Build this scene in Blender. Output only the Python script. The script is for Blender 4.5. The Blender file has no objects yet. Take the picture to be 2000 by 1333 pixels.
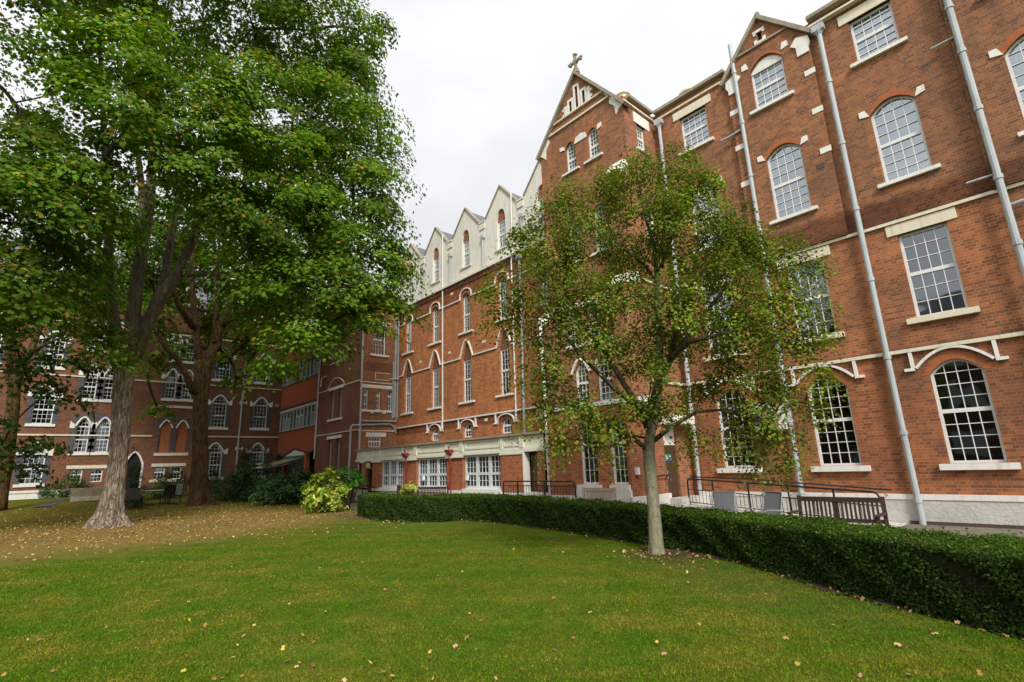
import bpy, math, random
import numpy as np
from mathutils import Vector, Matrix
from mathutils.geometry import tessellate_polygon
random.seed(7); RNG = np.random.default_rng(11)
S = bpy.context.scene; COL = S.collection
PI = math.pi

# ------------------------------------------------------------------ camera
FPX, PITCH, ROLL, YAW = 996.0124, 0.239167348, 0.0339831395, 0.84171286
EYE = 1.65
def cam_matrix():
    ct, st = math.cos(PITCH), math.sin(PITCH); cr, sr = math.cos(ROLL), math.sin(ROLL); cy, sy = math.cos(YAW), math.sin(YAW)
    A = np.array([[1,0,0],[0,0,1],[0,-1,0]], float)
    Rp = np.array([[1,0,0],[0,ct,-st],[0,st,ct]]); Rr = np.array([[cr,-sr,0],[sr,cr,0],[0,0,1]])
    Ry = np.array([[cy,-sy,0],[sy,cy,0],[0,0,1]])
    return Ry @ Rp @ A @ Rr
RM = cam_matrix()
cd = bpy.data.cameras.new("camera"); cam = bpy.data.objects.new("camera", cd); COL.objects.link(cam)
cd.sensor_width = 36; cd.lens = FPX / 2000 * 36; cd.clip_end = 2000; cd.clip_start = 0.05
m = Matrix.Identity(4)
for i in range(3):
    m[i][0] = RM[i,0]; m[i][1] = -RM[i,1]; m[i][2] = -RM[i,2]
m[2][3] = EYE
cam.matrix_world = m
S.camera = cam

def ray(px, py):
    return RM @ np.array([(px-1000)/FPX, (py-666.5)/FPX, 1.0])
def terrain(x):
    t = np.clip((-24 - np.asarray(x, float))/18, 0, 1)
    return 0.62*t*t*(3-2*t)
def gp(px, py):
    "point of the ground seen at a place of the photograph"
    r = ray(px, py); lo = 0
    t = (0-EYE)/r[2] if r[2] < 0 else 60/math.hypot(r[0], r[1])
    for _ in range(40):
        t = t*0.5 + 0.5*((float(terrain(r[0]*t)) - EYE)/r[2])
    return Vector((r[0]*t, r[1]*t, float(terrain(r[0]*t))))
def at(px, py, d):
    "point at horizontal distance d"
    r = ray(px, py); t = d/math.hypot(r[0], r[1])
    return Vector((r[0]*t, r[1]*t, EYE + r[2]*t))

# ------------------------------------------------------------------ materials
def newmat(name):
    mt = bpy.data.materials.new(name); mt.use_nodes = True
    nt = mt.node_tree; b = nt.nodes['Principled BSDF']
    return mt, nt, b
def N(nt, t, **kw):
    n = nt.nodes.new(t)
    for k, v in kw.items():
        if k.startswith('i_'):
            key = k[2:]; key = int(key) if key.isdigit() else key.replace('_', ' ')
            n.inputs[key].default_value = v
        else: setattr(n, k, v)
    return n
def L(nt, a, b): nt.links.new(a, b)
def mixc(nt, fac, a, b, bt='MIX'):
    n = nt.nodes.new('ShaderNodeMix'); n.data_type = 'RGBA'; n.blend_type = bt
    for s, v in ((n.inputs[0], fac), (n.inputs[6], a), (n.inputs[7], b)):
        if hasattr(v, 'is_linked') or hasattr(v, 'links'): nt.links.new(v, s)
        else: s.default_value = v if not isinstance(v, tuple) else (v + (1,) if len(v) == 3 else v)
    return n.outputs[2]
def ramp(nt, src, p0, p1, c0=(0,0,0,1), c1=(1,1,1,1)):
    r = nt.nodes.new('ShaderNodeValToRGB'); r.color_ramp.elements[0].position = p0; r.color_ramp.elements[1].position = p1
    r.color_ramp.elements[0].color = c0; r.color_ramp.elements[1].color = c1
    nt.links.new(src, r.inputs[0]); return r.outputs[0]
def math_(nt, op, a, b=0.0, c=None):
    n = nt.nodes.new('ShaderNodeMath'); n.operation = op
    for i, v in enumerate((a, b) if c is None else (a, b, c)):
        if hasattr(v, 'links'): nt.links.new(v, n.inputs[i])
        else: n.inputs[i].default_value = v
    return n.outputs[0]
def noise(nt, vec, scale, detail=4, rough=0.55):
    n = N(nt, 'ShaderNodeTexNoise', i_Scale=scale, i_Detail=detail, i_Roughness=rough)
    if vec is not None: L(nt, vec, n.inputs['Vector'])
    return n.outputs['Fac']
def pos(nt): return nt.nodes.new('ShaderNodeNewGeometry').outputs['Position']

def brick(name, c1, c2, mortar, bands=(), soot=0.35, stain=(0.10,0.06,0.045), dark=0.25):
    mt, nt, b = newmat(name)
    p = pos(nt); sp = N(nt, 'ShaderNodeSeparateXYZ'); L(nt, p, sp.inputs[0])
    u = math_(nt, 'ADD', sp.outputs[0], sp.outputs[1])
    cb = N(nt, 'ShaderNodeCombineXYZ'); L(nt, u, cb.inputs[0]); L(nt, sp.outputs[2], cb.inputs[1])
    bt = N(nt, 'ShaderNodeTexBrick', i_Scale=1.0, i_Mortar_Size=0.0075, i_Mortar_Smooth=0.4, i_Bias=-0.1, i_Brick_Width=0.225, i_Row_Height=0.075)
    bt.offset = 0.5; bt.squash = 0.5; bt.squash_frequency = 2
    L(nt, cb.outputs[0], bt.inputs['Vector'])
    bt.inputs['Color1'].default_value = c1+(1,); bt.inputs['Color2'].default_value = c2+(1,); bt.inputs['Mortar'].default_value = mortar+(1,)
    # individual dark burnt bricks
    b2 = N(nt, 'ShaderNodeTexBrick', i_Scale=1.0, i_Mortar_Size=0.0, i_Bias=-0.45, i_Brick_Width=0.225, i_Row_Height=0.075)
    b2.offset = 0.5; b2.squash = 0.5; b2.squash_frequency = 2
    L(nt, cb.outputs[0], b2.inputs['Vector']); b2.inputs['Color1'].default_value = (0,0,0,1); b2.inputs['Color2'].default_value = (1,1,1,1)
    fdark = ramp(nt, b2.outputs['Color'], 0.55, 0.8)
    col = mixc(nt, math_(nt, 'MULTIPLY', fdark, dark), bt.outputs['Color'], (0.075,0.04,0.035))
    # large patches: soot and rain wash
    n1 = noise(nt, p, 0.75, 7, 0.65); f1 = ramp(nt, n1, 0.40, 0.66)
    col = mixc(nt, math_(nt, 'MULTIPLY', f1, soot), col, stain)
    n2 = noise(nt, p, 2.3, 5, 0.65); f2 = ramp(nt, n2, 0.5, 0.7)
    col = mixc(nt, math_(nt, 'MULTIPLY', f2, 0.22), col, (c1[0]*1.35, c1[1]*1.45, c1[2]*1.3))
    mp = N(nt, 'ShaderNodeMapping'); mp.inputs['Scale'].default_value = (3.0, 3.0, 0.28); L(nt, p, mp.inputs[0])
    f3 = ramp(nt, noise(nt, mp.outputs[0], 1.2, 5, 0.6), 0.52, 0.75)
    col = mixc(nt, math_(nt, 'MULTIPLY', f3, 0.45), col, (0.11,0.075,0.05))
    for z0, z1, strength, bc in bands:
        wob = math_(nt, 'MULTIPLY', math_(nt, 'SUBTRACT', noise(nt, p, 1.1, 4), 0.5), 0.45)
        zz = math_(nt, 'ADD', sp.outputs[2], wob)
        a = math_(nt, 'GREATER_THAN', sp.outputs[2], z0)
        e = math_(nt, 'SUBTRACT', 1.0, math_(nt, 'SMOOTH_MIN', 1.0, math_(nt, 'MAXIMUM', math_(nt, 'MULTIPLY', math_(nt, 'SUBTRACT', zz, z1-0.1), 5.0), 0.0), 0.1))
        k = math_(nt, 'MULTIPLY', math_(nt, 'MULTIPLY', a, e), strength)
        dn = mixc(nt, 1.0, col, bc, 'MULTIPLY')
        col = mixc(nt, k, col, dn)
    hs_ = N(nt, 'ShaderNodeHueSaturation', i_Saturation=0.98, i_Value=1.08); L(nt, col, hs_.inputs['Color']); L(nt, hs_.outputs[0], b.inputs['Base Color']); b.inputs['Roughness'].default_value = 0.95; b.inputs['Specular IOR Level'].default_value = 0.08
    bp = N(nt, 'ShaderNodeBump', i_Strength=0.35, i_Distance=0.02); 
    h = math_(nt, 'ADD', math_(nt, 'MULTIPLY', bt.outputs['Fac'], -1.0), math_(nt, 'MULTIPLY', noise(nt, p, 40, 3), 0.5))
    L(nt, h, bp.inputs['Height']); L(nt, bp.outputs[0], b.inputs['Normal'])
    return mt

def plain(name, col, rough=0.7, var=0.25, vscale=3.0, dirt=None, dirtamt=0.5, metallic=0.0, bump=0.0, bscale=30, streak=False, spec=0.4):
    mt, nt, b = newmat(name); p = pos(nt)
    n1 = noise(nt, p, vscale, 5, 0.6)
    dk = tuple(c*(1-var) for c in col); lt = tuple(min(1, c*(1+var*0.5)) for c in col)
    c = mixc(nt, n1, dk, lt)
    if dirt:
        mp = N(nt, 'ShaderNodeMapping'); mp.inputs['Scale'].default_value = (4,4,0.5) if streak else (1,1,1); L(nt, p, mp.inputs[0])
        f = ramp(nt, noise(nt, mp.outputs[0], 2.2, 6, 0.65), 0.5, 0.78)
        c = mixc(nt, math_(nt, 'MULTIPLY', f, dirtamt), c, dirt)
    L(nt, c, b.inputs['Base Color']); b.inputs['Roughness'].default_value = rough; b.inputs['Metallic'].default_value = metallic
    b.inputs['Specular IOR Level'].default_value = spec
    if bump:
        bp = N(nt, 'ShaderNodeBump', i_Strength=bump, i_Distance=0.03); L(nt, noise(nt, p, bscale, 5, 0.6), bp.inputs['Height']); L(nt, bp.outputs[0], b.inputs['Normal'])
    return mt

def glassmat(name, ior=3.9, tint=(0.55,0.6,0.6)):
    mt = bpy.data.materials.new(name); mt.use_nodes = True; nt = mt.node_tree; nt.nodes.clear()
    o = nt.nodes.new('ShaderNodeOutputMaterial'); mx = nt.nodes.new('ShaderNodeMixShader')
    tr = N(nt, 'ShaderNodeBsdfTransparent'); tr.inputs[0].default_value = tint+(1,)
    gl = N(nt, 'ShaderNodeBsdfAnisotropic') if False else nt.nodes.new('ShaderNodeBsdfGlossy'); gl.inputs['Roughness'].default_value = 0.03
    gl.inputs['Color'].default_value = (0.88,0.96,1.0,1)
    fr = N(nt, 'ShaderNodeFresnel', i_IOR=ior)
    bp = N(nt, 'ShaderNodeBump', i_Strength=0.35, i_Distance=0.05); L(nt, noise(nt, pos(nt), 0.9, 1), bp.inputs['Height']); L(nt, bp.outputs[0], gl.inputs['Normal'])
    L(nt, fr.outputs[0], mx.inputs[0]); L(nt, tr.outputs[0], mx.inputs[1]); L(nt, gl.outputs[0], mx.inputs[2]); L(nt, mx.outputs[0], o.inputs[0])
    return mt

def leafmat(name, rough=0.5, trans=0.35, spec=0.10):
    mt = bpy.data.materials.new(name); mt.use_nodes = True; nt = mt.node_tree; b = nt.nodes['Principled BSDF']; o = nt.nodes['Material Output']
    at_ = N(nt, 'ShaderNodeAttribute', attribute_name='leafcol')
    L(nt, at_.outputs['Color'], b.inputs['Base Color']); b.inputs['Roughness'].default_value = max(rough, 0.6); b.inputs['Specular IOR Level'].default_value = spec
    t = nt.nodes.new('ShaderNodeBsdfTranslucent')
    tc = mixc(nt, 1.0, at_.outputs['Color'], (1.5,1.7,0.5), 'MULTIPLY'); L(nt, tc, t.inputs[0])
    mx = nt.nodes.new('ShaderNodeMixShader'); mx.inputs[0].default_value = trans
    L(nt, b.outputs[0], mx.inputs[1]); L(nt, t.outputs[0], mx.inputs[2]); L(nt, mx.outputs[0], o.inputs[0])
    return mt

def barkmat(name, c1, c2, scale=(9,9,1.6), bump=0.8, moss=None, lenticel=False):
    mt, nt, b = newmat(name); p = pos(nt)
    mp = N(nt, 'ShaderNodeMapping'); mp.inputs['Scale'].default_value = scale; L(nt, p, mp.inputs[0])
    n1 = noise(nt, mp.outputs[0], 1.6, 8, 0.7)
    v = N(nt, 'ShaderNodeTexVoronoi', i_Scale=1.3); v.feature = 'DISTANCE_TO_EDGE'
    dn_ = N(nt, 'ShaderNodeTexNoise', i_Scale=2.0, i_Detail=4); L(nt, mp.outputs[0], dn_.inputs['Vector'])
    dv_ = nt.nodes.new('ShaderNodeVectorMath'); dv_.operation = 'MULTIPLY_ADD'; L(nt, dn_.outputs['Color'], dv_.inputs[0]); dv_.inputs[1].default_value = (1.3,1.3,1.3); L(nt, mp.outputs[0], dv_.inputs[2]); L(nt, dv_.outputs[0], v.inputs['Vector'])
    f = ramp(nt, n1, 0.32, 0.68)
    c = mixc(nt, f, c1, c2)
    crack = ramp(nt, v.outputs['Distance'], 0.0, 0.13)
    c = mixc(nt, math_(nt, 'MULTIPLY', math_(nt, 'SUBTRACT', 1.0, crack), 0.12 if lenticel else 0.6), c, tuple(x*0.25 for x in c1))
    f2 = ramp(nt, noise(nt, p, 2.5, 5), 0.5, 0.68)
    c = mixc(nt, math_(nt, 'MULTIPLY', f2, 0.5), c, moss or (c2[0]*1.2, c2[1]*1.05, c2[2]*0.9))
    if lenticel == 2: pass
    elif lenticel:
        m2 = N(nt, 'ShaderNodeMapping'); m2.inputs['Scale'].default_value = (3,3,22); L(nt, p, m2.inputs[0])
        f4 = ramp(nt, noise(nt, m2.outputs[0], 1.5, 3), 0.62, 0.70)
        c = mixc(nt, math_(nt, 'MULTIPLY', f4, 0.75), c, (0.03,0.028,0.02))
    L(nt, c, b.inputs['Base Color']); b.inputs['Roughness'].default_value = 0.92; b.inputs['Specular IOR Level'].default_value = 0.15
    bp = N(nt, 'ShaderNodeBump', i_Strength=bump, i_Distance=0.06)
    L(nt, math_(nt, 'ADD', math_(nt, 'MULTIPLY', crack, 0.05 if lenticel else 0.6), n1), bp.inputs['Height']); L(nt, bp.outputs[0], b.inputs['Normal'])
    return mt

M = {}
BLUE = (0.30,0.30,0.36)
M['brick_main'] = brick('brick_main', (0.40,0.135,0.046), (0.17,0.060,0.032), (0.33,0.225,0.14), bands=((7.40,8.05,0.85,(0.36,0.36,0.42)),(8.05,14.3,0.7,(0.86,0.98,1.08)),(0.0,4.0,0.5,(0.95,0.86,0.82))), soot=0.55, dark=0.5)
M['brick_block'] = brick('brick_block', (0.38,0.135,0.052), (0.17,0.066,0.038), (0.31,0.215,0.14), bands=((7.40,8.0,0.6,(0.45,0.42,0.45)),), soot=0.4)
M['brick_wing'] = brick('brick_wing', (0.52,0.175,0.05), (0.25,0.083,0.036), (0.37,0.24,0.14), bands=((10.42,11.2,0.75,(0.45,0.38,0.40)),(3.6,4.06,0.75,(0.42,0.34,0.36))), soot=0.3, dark=0.2)
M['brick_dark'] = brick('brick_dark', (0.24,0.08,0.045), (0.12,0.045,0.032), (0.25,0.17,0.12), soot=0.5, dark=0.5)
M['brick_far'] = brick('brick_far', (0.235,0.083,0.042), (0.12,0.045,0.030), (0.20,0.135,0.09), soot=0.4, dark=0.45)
M['brick_rub'] = brick('brick_rub', (0.40,0.125,0.042), (0.32,0.095,0.036), (0.33,0.14,0.07), soot=0.12, dark=0.05)
M['brick_blue'] = brick('brick_blue', (0.085,0.085,0.11), (0.05,0.05,0.065), (0.16,0.15,0.15), soot=0.1, stain=(0.05,0.05,0.05), dark=0.2)
M['brick_pier'] = brick('brick_pier', (0.42,0.125,0.045), (0.22,0.066,0.034), (0.34,0.21,0.13), soot=0.4)
M['white'] = plain('white_painted_stone', (0.78,0.76,0.70), 0.6, 0.1, 4, (0.36,0.32,0.24), 0.55, streak=True)
M['cream'] = plain('cream_stone', (0.72,0.66,0.50), 0.65, 0.12, 4, (0.36,0.30,0.21), 0.6, streak=True)
M['stone'] = plain('weathered_stone', (0.34,0.29,0.21), 0.9, 0.35, 5, (0.10,0.10,0.07), 0.7, bump=0.5, bscale=25)
M['render'] = plain('cream_render', (0.74,0.70,0.61), 0.85, 0.08, 1.2, (0.30,0.28,0.20), 0.5, bump=0.15, bscale=14, streak=True)
M['fascia'] = plain('painted_fascia', (0.70,0.68,0.57), 0.6, 0.08, 2, (0.38,0.38,0.30), 0.35, streak=True)
M['plinth'] = plain('painted_brick_plinth', (0.56,0.54,0.50), 0.8, 0.12, 3, (0.34,0.31,0.27), 0.5, bump=0.7, bscale=12)
M['frame'] = plain('white_window_paint', (0.74,0.75,0.74), 0.4, 0.05, 6, (0.5,0.5,0.47), 0.25)
M['frame_pale'] = plain('pale_grey_window_paint', (0.62,0.66,0.66), 0.4, 0.05, 6, (0.45,0.47,0.46), 0.3)
M['frame_grey'] = plain('grey_window_paint', (0.52,0.55,0.57), 0.4, 0.06, 6, (0.35,0.37,0.38), 0.3)
M['pipe'] = plain('grey_pipe_paint', (0.42,0.46,0.47), 0.45, 0.12, 5, (0.20,0.17,0.14), 0.6, streak=True)
M['pipe_dark'] = plain('dull_pipe_paint', (0.36,0.36,0.36), 0.55, 0.15, 5, (0.2,0.2,0.2), 0.5)
M['iron'] = plain('black_iron', (0.018,0.014,0.014), 0.4, 0.2, 10)
M['slate'] = plain('roof_slate', (0.13,0.13,0.15), 0.7, 0.35, 6, (0.2,0.19,0.16), 0.5, bump=0.4, bscale=18)
M['glass'] = glassmat('window_glass'); M['glass_dull'] = glassmat('shaded_window_glass', 1.9, (0.35,0.38,0.38)); M['glass_mid'] = glassmat('lower_window_glass', 2.4, (0.4,0.45,0.45)); M['glass_green'] = glassmat('green_window_glass', 2.1, (0.25,0.55,0.5))
M['curtain'] = plain('net_curtain', (0.62,0.62,0.58), 0.9, 0.2, 9)
M['dark'] = plain('dark_interior', (0.02,0.018,0.016), 0.9, 0.3, 2)
M['door'] = plain('brown_door_paint', (0.075,0.042,0.02), 0.45, 0.2, 3)
M['terracotta'] = plain('terracotta_panel', (0.36,0.088,0.038), 0.8, 0.1, 1.5, (0.25,0.08,0.05), 0.3)
M['brown'] = plain('brown_trim', (0.09,0.055,0.045), 0.7, 0.2, 4)
M['red'] = plain('red_pipe_paint', (0.27,0.028,0.02), 0.4, 0.2, 8, (0.2,0.03,0.02), 0.4)
M['green'] = plain('green_awning_cloth', (0.02,0.13,0.09), 0.8, 0.1, 3)
M['awning'] = plain('olive_awning_cloth', (0.24,0.25,0.13), 0.85, 0.15, 3)
M['teak'] = plain('brown_bench_wood', (0.065,0.035,0.028), 0.6, 0.35, 14)
M['teak_pale'] = plain('faded_bench_wood', (0.48,0.36,0.28), 0.7, 0.25, 14)
M['sling'] = plain('grey_sling_fabric', (0.27,0.28,0.29), 0.8, 0.12, 30)
M['metal'] = plain('grey_metal', (0.40,0.41,0.42), 0.4, 0.1, 8, metallic=0.3)
M['acwhite'] = plain('white_metal_casing', (0.66,0.66,0.60), 0.45, 0.06, 6, (0.4,0.38,0.33), 0.3)
M['lantern'] = plain('yellow_lantern_glass', (0.62,0.52,0.22), 0.4, 0.1, 8)
M['signgreen'] = plain('green_sign_face', (0.03,0.42,0.30), 0.4, 0.05, 8)
M['signblue'] = plain('blue_sign_face', (0.05,0.12,0.42), 0.4, 0.05, 8)
M['white_pl'] = plain('white_plastic', (0.75,0.75,0.76), 0.35, 0.04, 8)
M['bark1'] = barkmat('grey_brown_bark', (0.115,0.08,0.055), (0.52,0.43,0.33), (8,8,1.4), 0.9, (0.30,0.22,0.17))
M['bark2'] = barkmat('dark_brown_bark', (0.045,0.028,0.013), (0.16,0.10,0.042), (7,7,1.2), 0.9)
M['bark_limb'] = barkmat('smooth_limb_bark', (0.09,0.07,0.05), (0.17,0.13,0.10), (5,5,1.0), 0.4)
M['bark_birch'] = barkmat('pale_birch_bark', (0.13,0.12,0.075), (0.33,0.30,0.21), (9,9,5), 0.35, (0.25,0.25,0.15), True)
M['bark_blim'] = barkmat('birch_limb_bark', (0.03,0.022,0.016), (0.13,0.11,0.08), (6,6,2), 0.4)
M['bark_twig'] = barkmat('dark_twig_bark', (0.03,0.022,0.016), (0.07,0.05,0.035), (6,6,2), 0.4)
M['leaf'] = leafmat('maple_leaf'); M['leaf_b'] = leafmat('birch_leaf', 0.5, 0.3); M['leaf_h'] = leafmat('hedge_leaf', 0.5, 0.2)
M['leaf_s'] = leafmat('shrub_leaf', 0.6, 0.25, 0.2); M['leaf_dead'] = leafmat('fallen_leaf', 0.8, 0.1); M['blade'] = leafmat('grass_blade', 0.6, 0.3)
M['core'] = plain('hedge_twigs', (0.018,0.022,0.010), 0.95, 0.4, 8)

# ------------------------------------------------------------------ geometry helpers
class PY:                       # a facade facing -Y
    def __init__(s, y): s.y = y
    def __call__(s, u, v, w=0.0): return (u, s.y - w, v)
class PX:                       # a facade facing +X
    def __init__(s, x): s.x = x
    def __call__(s, u, v, w=0.0): return (s.x + w, u, v)
class PW:
    def __call__(s, u, v, w=0.0): return (u, v, w)
W = PW()

LOCALROOTS = set()
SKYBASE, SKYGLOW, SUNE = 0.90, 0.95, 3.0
class MB:
    def __init__(s): s.v = []; s.f = []
    def add(s, vs, fs):
        b = len(s.v); s.v += [tuple(x) for x in vs]; s.f += [tuple(i+b for i in f) for f in fs]; return s
    def box(s, pl, u0, u1, v0, v1, w0, w1):
        vs = [pl(u, v, w) for w in (w0, w1) for (u, v) in ((u0,v0),(u1,v0),(u1,v1),(u0,v1))]
        return s.add(vs, [(3,2,1,0),(4,5,6,7),(0,1,5,4),(1,2,6,5),(2,3,7,6),(3,0,4,7)])
    def prism(s, pl, pts, w0, w1):
        n = len(pts); vs = [pl(u, v, w0) for u, v in pts] + [pl(u, v, w1) for u, v in pts]
        return s.add(vs, [tuple(range(n-1,-1,-1)), tuple(range(n,2*n))] + [(i,(i+1)%n,n+(i+1)%n,n+i) for i in range(n)])
    def ribbon(s, pl, pts, h, w0, w1, closed=False):
        "a moulding of height h swept along a line in the wall plane"
        n = len(pts); off = []
        for i in range(n):
            a = pts[i-1] if (i > 0 or closed) else None; b = pts[i]; c = pts[(i+1) % n] if (i < n-1 or closed) else None
            d1 = None if a is None else Vector((b[0]-a[0], b[1]-a[1])).normalized()
            d2 = None if c is None else Vector((c[0]-b[0], c[1]-b[1])).normalized()
            if d1 is None: d1 = d2
            if d2 is None: d2 = d1
            n1 = Vector((-d1.y, d1.x)); n2 = Vector((-d2.y, d2.x)); mm = (n1+n2)
            mm = mm.normalized() if mm.length > 1e-6 else n1
            k = 1/max(0.4, mm.dot(n1)); off.append(mm*k*h/2)
        vs = []
        for i in range(n):
            o = off[i]; p = pts[i]
            vs += [pl(p[0]-o.x, p[1]-o.y, w0), pl(p[0]-o.x, p[1]-o.y, w1), pl(p[0]+o.x, p[1]+o.y, w1), pl(p[0]+o.x, p[1]+o.y, w0)]
        fs = []
        for i in range(n if closed else n-1):
            a = 4*i; b = 4*((i+1) % n)
            fs += [(a+k, b+k, b+(k+1)%4, a+(k+1)%4) for k in range(4)]
        if not closed: fs += [(0,1,2,3), (4*n-1,4*n-2,4*n-3,4*n-4)]
        return s.add(vs, fs)
    def ring(s, pl, outer, inner, w0, w1):
        n = len(outer); vs = [pl(*p, w0) for p in outer] + [pl(*p, w1) for p in outer] + [pl(*p, w1) for p in inner] + [pl(*p, w0) for p in inner]
        fs = []
        for k in range(4):
            for i in range(n):
                j = (i+1) % n; a = k*n; b = ((k+1) % 4)*n
                fs.append((a+i, a+j, b+j, b+i))
        return s.add(vs, fs)
    def tube(s, path, radii, seg=8, rough=0.0, lobes=None, cap=True):
        path = [Vector(p) for p in path]; n = len(path); t0 = (path[1]-path[0]).normalized()
        x = t0.orthogonal().normalized(); y = t0.cross(x); vs = []
        for i, p in enumerate(path):
            t = (path[min(i+1,n-1)] - path[max(i-1,0)]).normalized()
            x = (x - t*x.dot(t)).normalized(); y = t.cross(x)
            for k in range(seg):
                a = 2*PI*k/seg; r = radii[i]
                if lobes: r *= lobes(i, a, p)
                if rough: r *= 1 + random.uniform(-rough, rough)
                vs.append(p + x*math.cos(a)*r + y*math.sin(a)*r)
        fs = [(i*seg+k, i*seg+(k+1)%seg, (i+1)*seg+(k+1)%seg, (i+1)*seg+k) for i in range(n-1) for k in range(seg)]
        if cap: fs += [tuple(range(seg-1,-1,-1)), tuple(range((n-1)*seg, n*seg))]
        return s.add(vs, fs)
    def lathe(s, c, prof, seg=16):
        c = Vector(c); return s.tube([c+Vector((0,0,z)) for r, z in prof], [max(r, 1e-3) for r, z in prof], seg)
    def build(s, name, mat, parent=None, smooth=False):
        me = bpy.data.meshes.new(name); me.from_pydata(s.v, [], s.f); me.materials.append(mat)
        if smooth: me.polygons.foreach_set('use_smooth', [True]*len(me.polygons))
        me.update(); o = bpy.data.objects.new(name, me); COL.objects.link(o)
        if parent is not None:
            o.parent = parent
            if parent.parent is None and parent.name not in LOCALROOTS: o.matrix_parent_inverse = Matrix.Translation(-Vector(parent.location))
        return o
def build_each(mb, name, mat, parent):
    "one object per connected piece"
    par = list(range(len(mb.v)))
    def fd(i):
        while par[i] != i: par[i] = par[par[i]]; i = par[i]
        return i
    for f in mb.f:
        for k in f[1:]: par[fd(k)] = fd(f[0])
    comp = {}
    for f in mb.f: comp.setdefault(fd(f[0]), []).append(f)
    out = []
    for fs in comp.values():
        ids = sorted({i for f in fs for i in f}); mp = {a: b for b, a in enumerate(ids)}
        q = MB(); q.v = [mb.v[i] for i in ids]; q.f = [tuple(mp[i] for i in f) for f in fs]; out.append(q.build(name, mat, parent))
    return out
def thing(name, loc, label, cat, group=None):
    o = bpy.data.objects.new(name, None); COL.objects.link(o); o.location = loc; o.empty_display_size = 0.2
    o['label'] = label; o['category'] = cat
    if group: o['group'] = group
    return o
def tag(o, label=None, cat=None, group=None, kind=None):
    for k, v in (('label',label),('category',cat),('group',group),('kind',kind)):
        if v: o[k] = v
    return o
def wall(name, pl, outer, holes, depth, mat, parent, w=0.0):
    "facade with real openings and reveals"
    loops = [outer] + holes
    tris = tessellate_polygon([[Vector((u, v, 0)) for u, v in lp] for lp in loops])
    flat = [p for lp in loops for p in lp]; n = len(flat)
    vs = [pl(u, v, w) for u, v in flat] + [pl(u, v, w-depth) for u, v in flat]
    fs = []
    for t in tris:
        a, b, c = (flat[i] for i in t)
        cr = (b[0]-a[0])*(c[1]-a[1]) - (b[1]-a[1])*(c[0]-a[0])
        fs.append(tuple(t) if cr > 0 else tuple(reversed(t)))
    b = 0
    for lp in loops:
        k = len(lp)
        fs += [(b+i, b+(i+1)%k, n+b+(i+1)%k, n+b+i) for i in range(k)]; b += k
    mb = MB(); mb.v = vs; mb.f = fs
    return mb.build(name, mat, parent)

def opening(cx, w, z0, zs, kind='flat', rise=0.0, ins=0.0, seg=10):
    "closed outline, anticlockwise from bottom left; zs is the springing (or the head when flat)"
    h = w/2 - ins; zb = z0 + ins
    if kind == 'flat': return [(cx-h, zb), (cx+h, zb), (cx+h, zs-ins), (cx-h, zs-ins)]
    pts = [(cx-h, zb), (cx+h, zb)]
    for i in range(seg+1):
        t = 1 - 2*i/seg; x = t*h
        pts.append((cx+x, archz(abs(t), zs, kind, rise, ins)))
    return pts
def archz(t, zs, kind, rise, ins=0.0):
    r = max(0.02, rise-ins*0.8)
    if kind == 'seg': return zs + r*(1-t*t)
    if kind == 'round': return zs + r*math.sqrt(max(0, 1-t*t))
    if kind == 'pointed': return zs + r*(1 - t**1.75)*1.0
    return zs - ins

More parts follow.
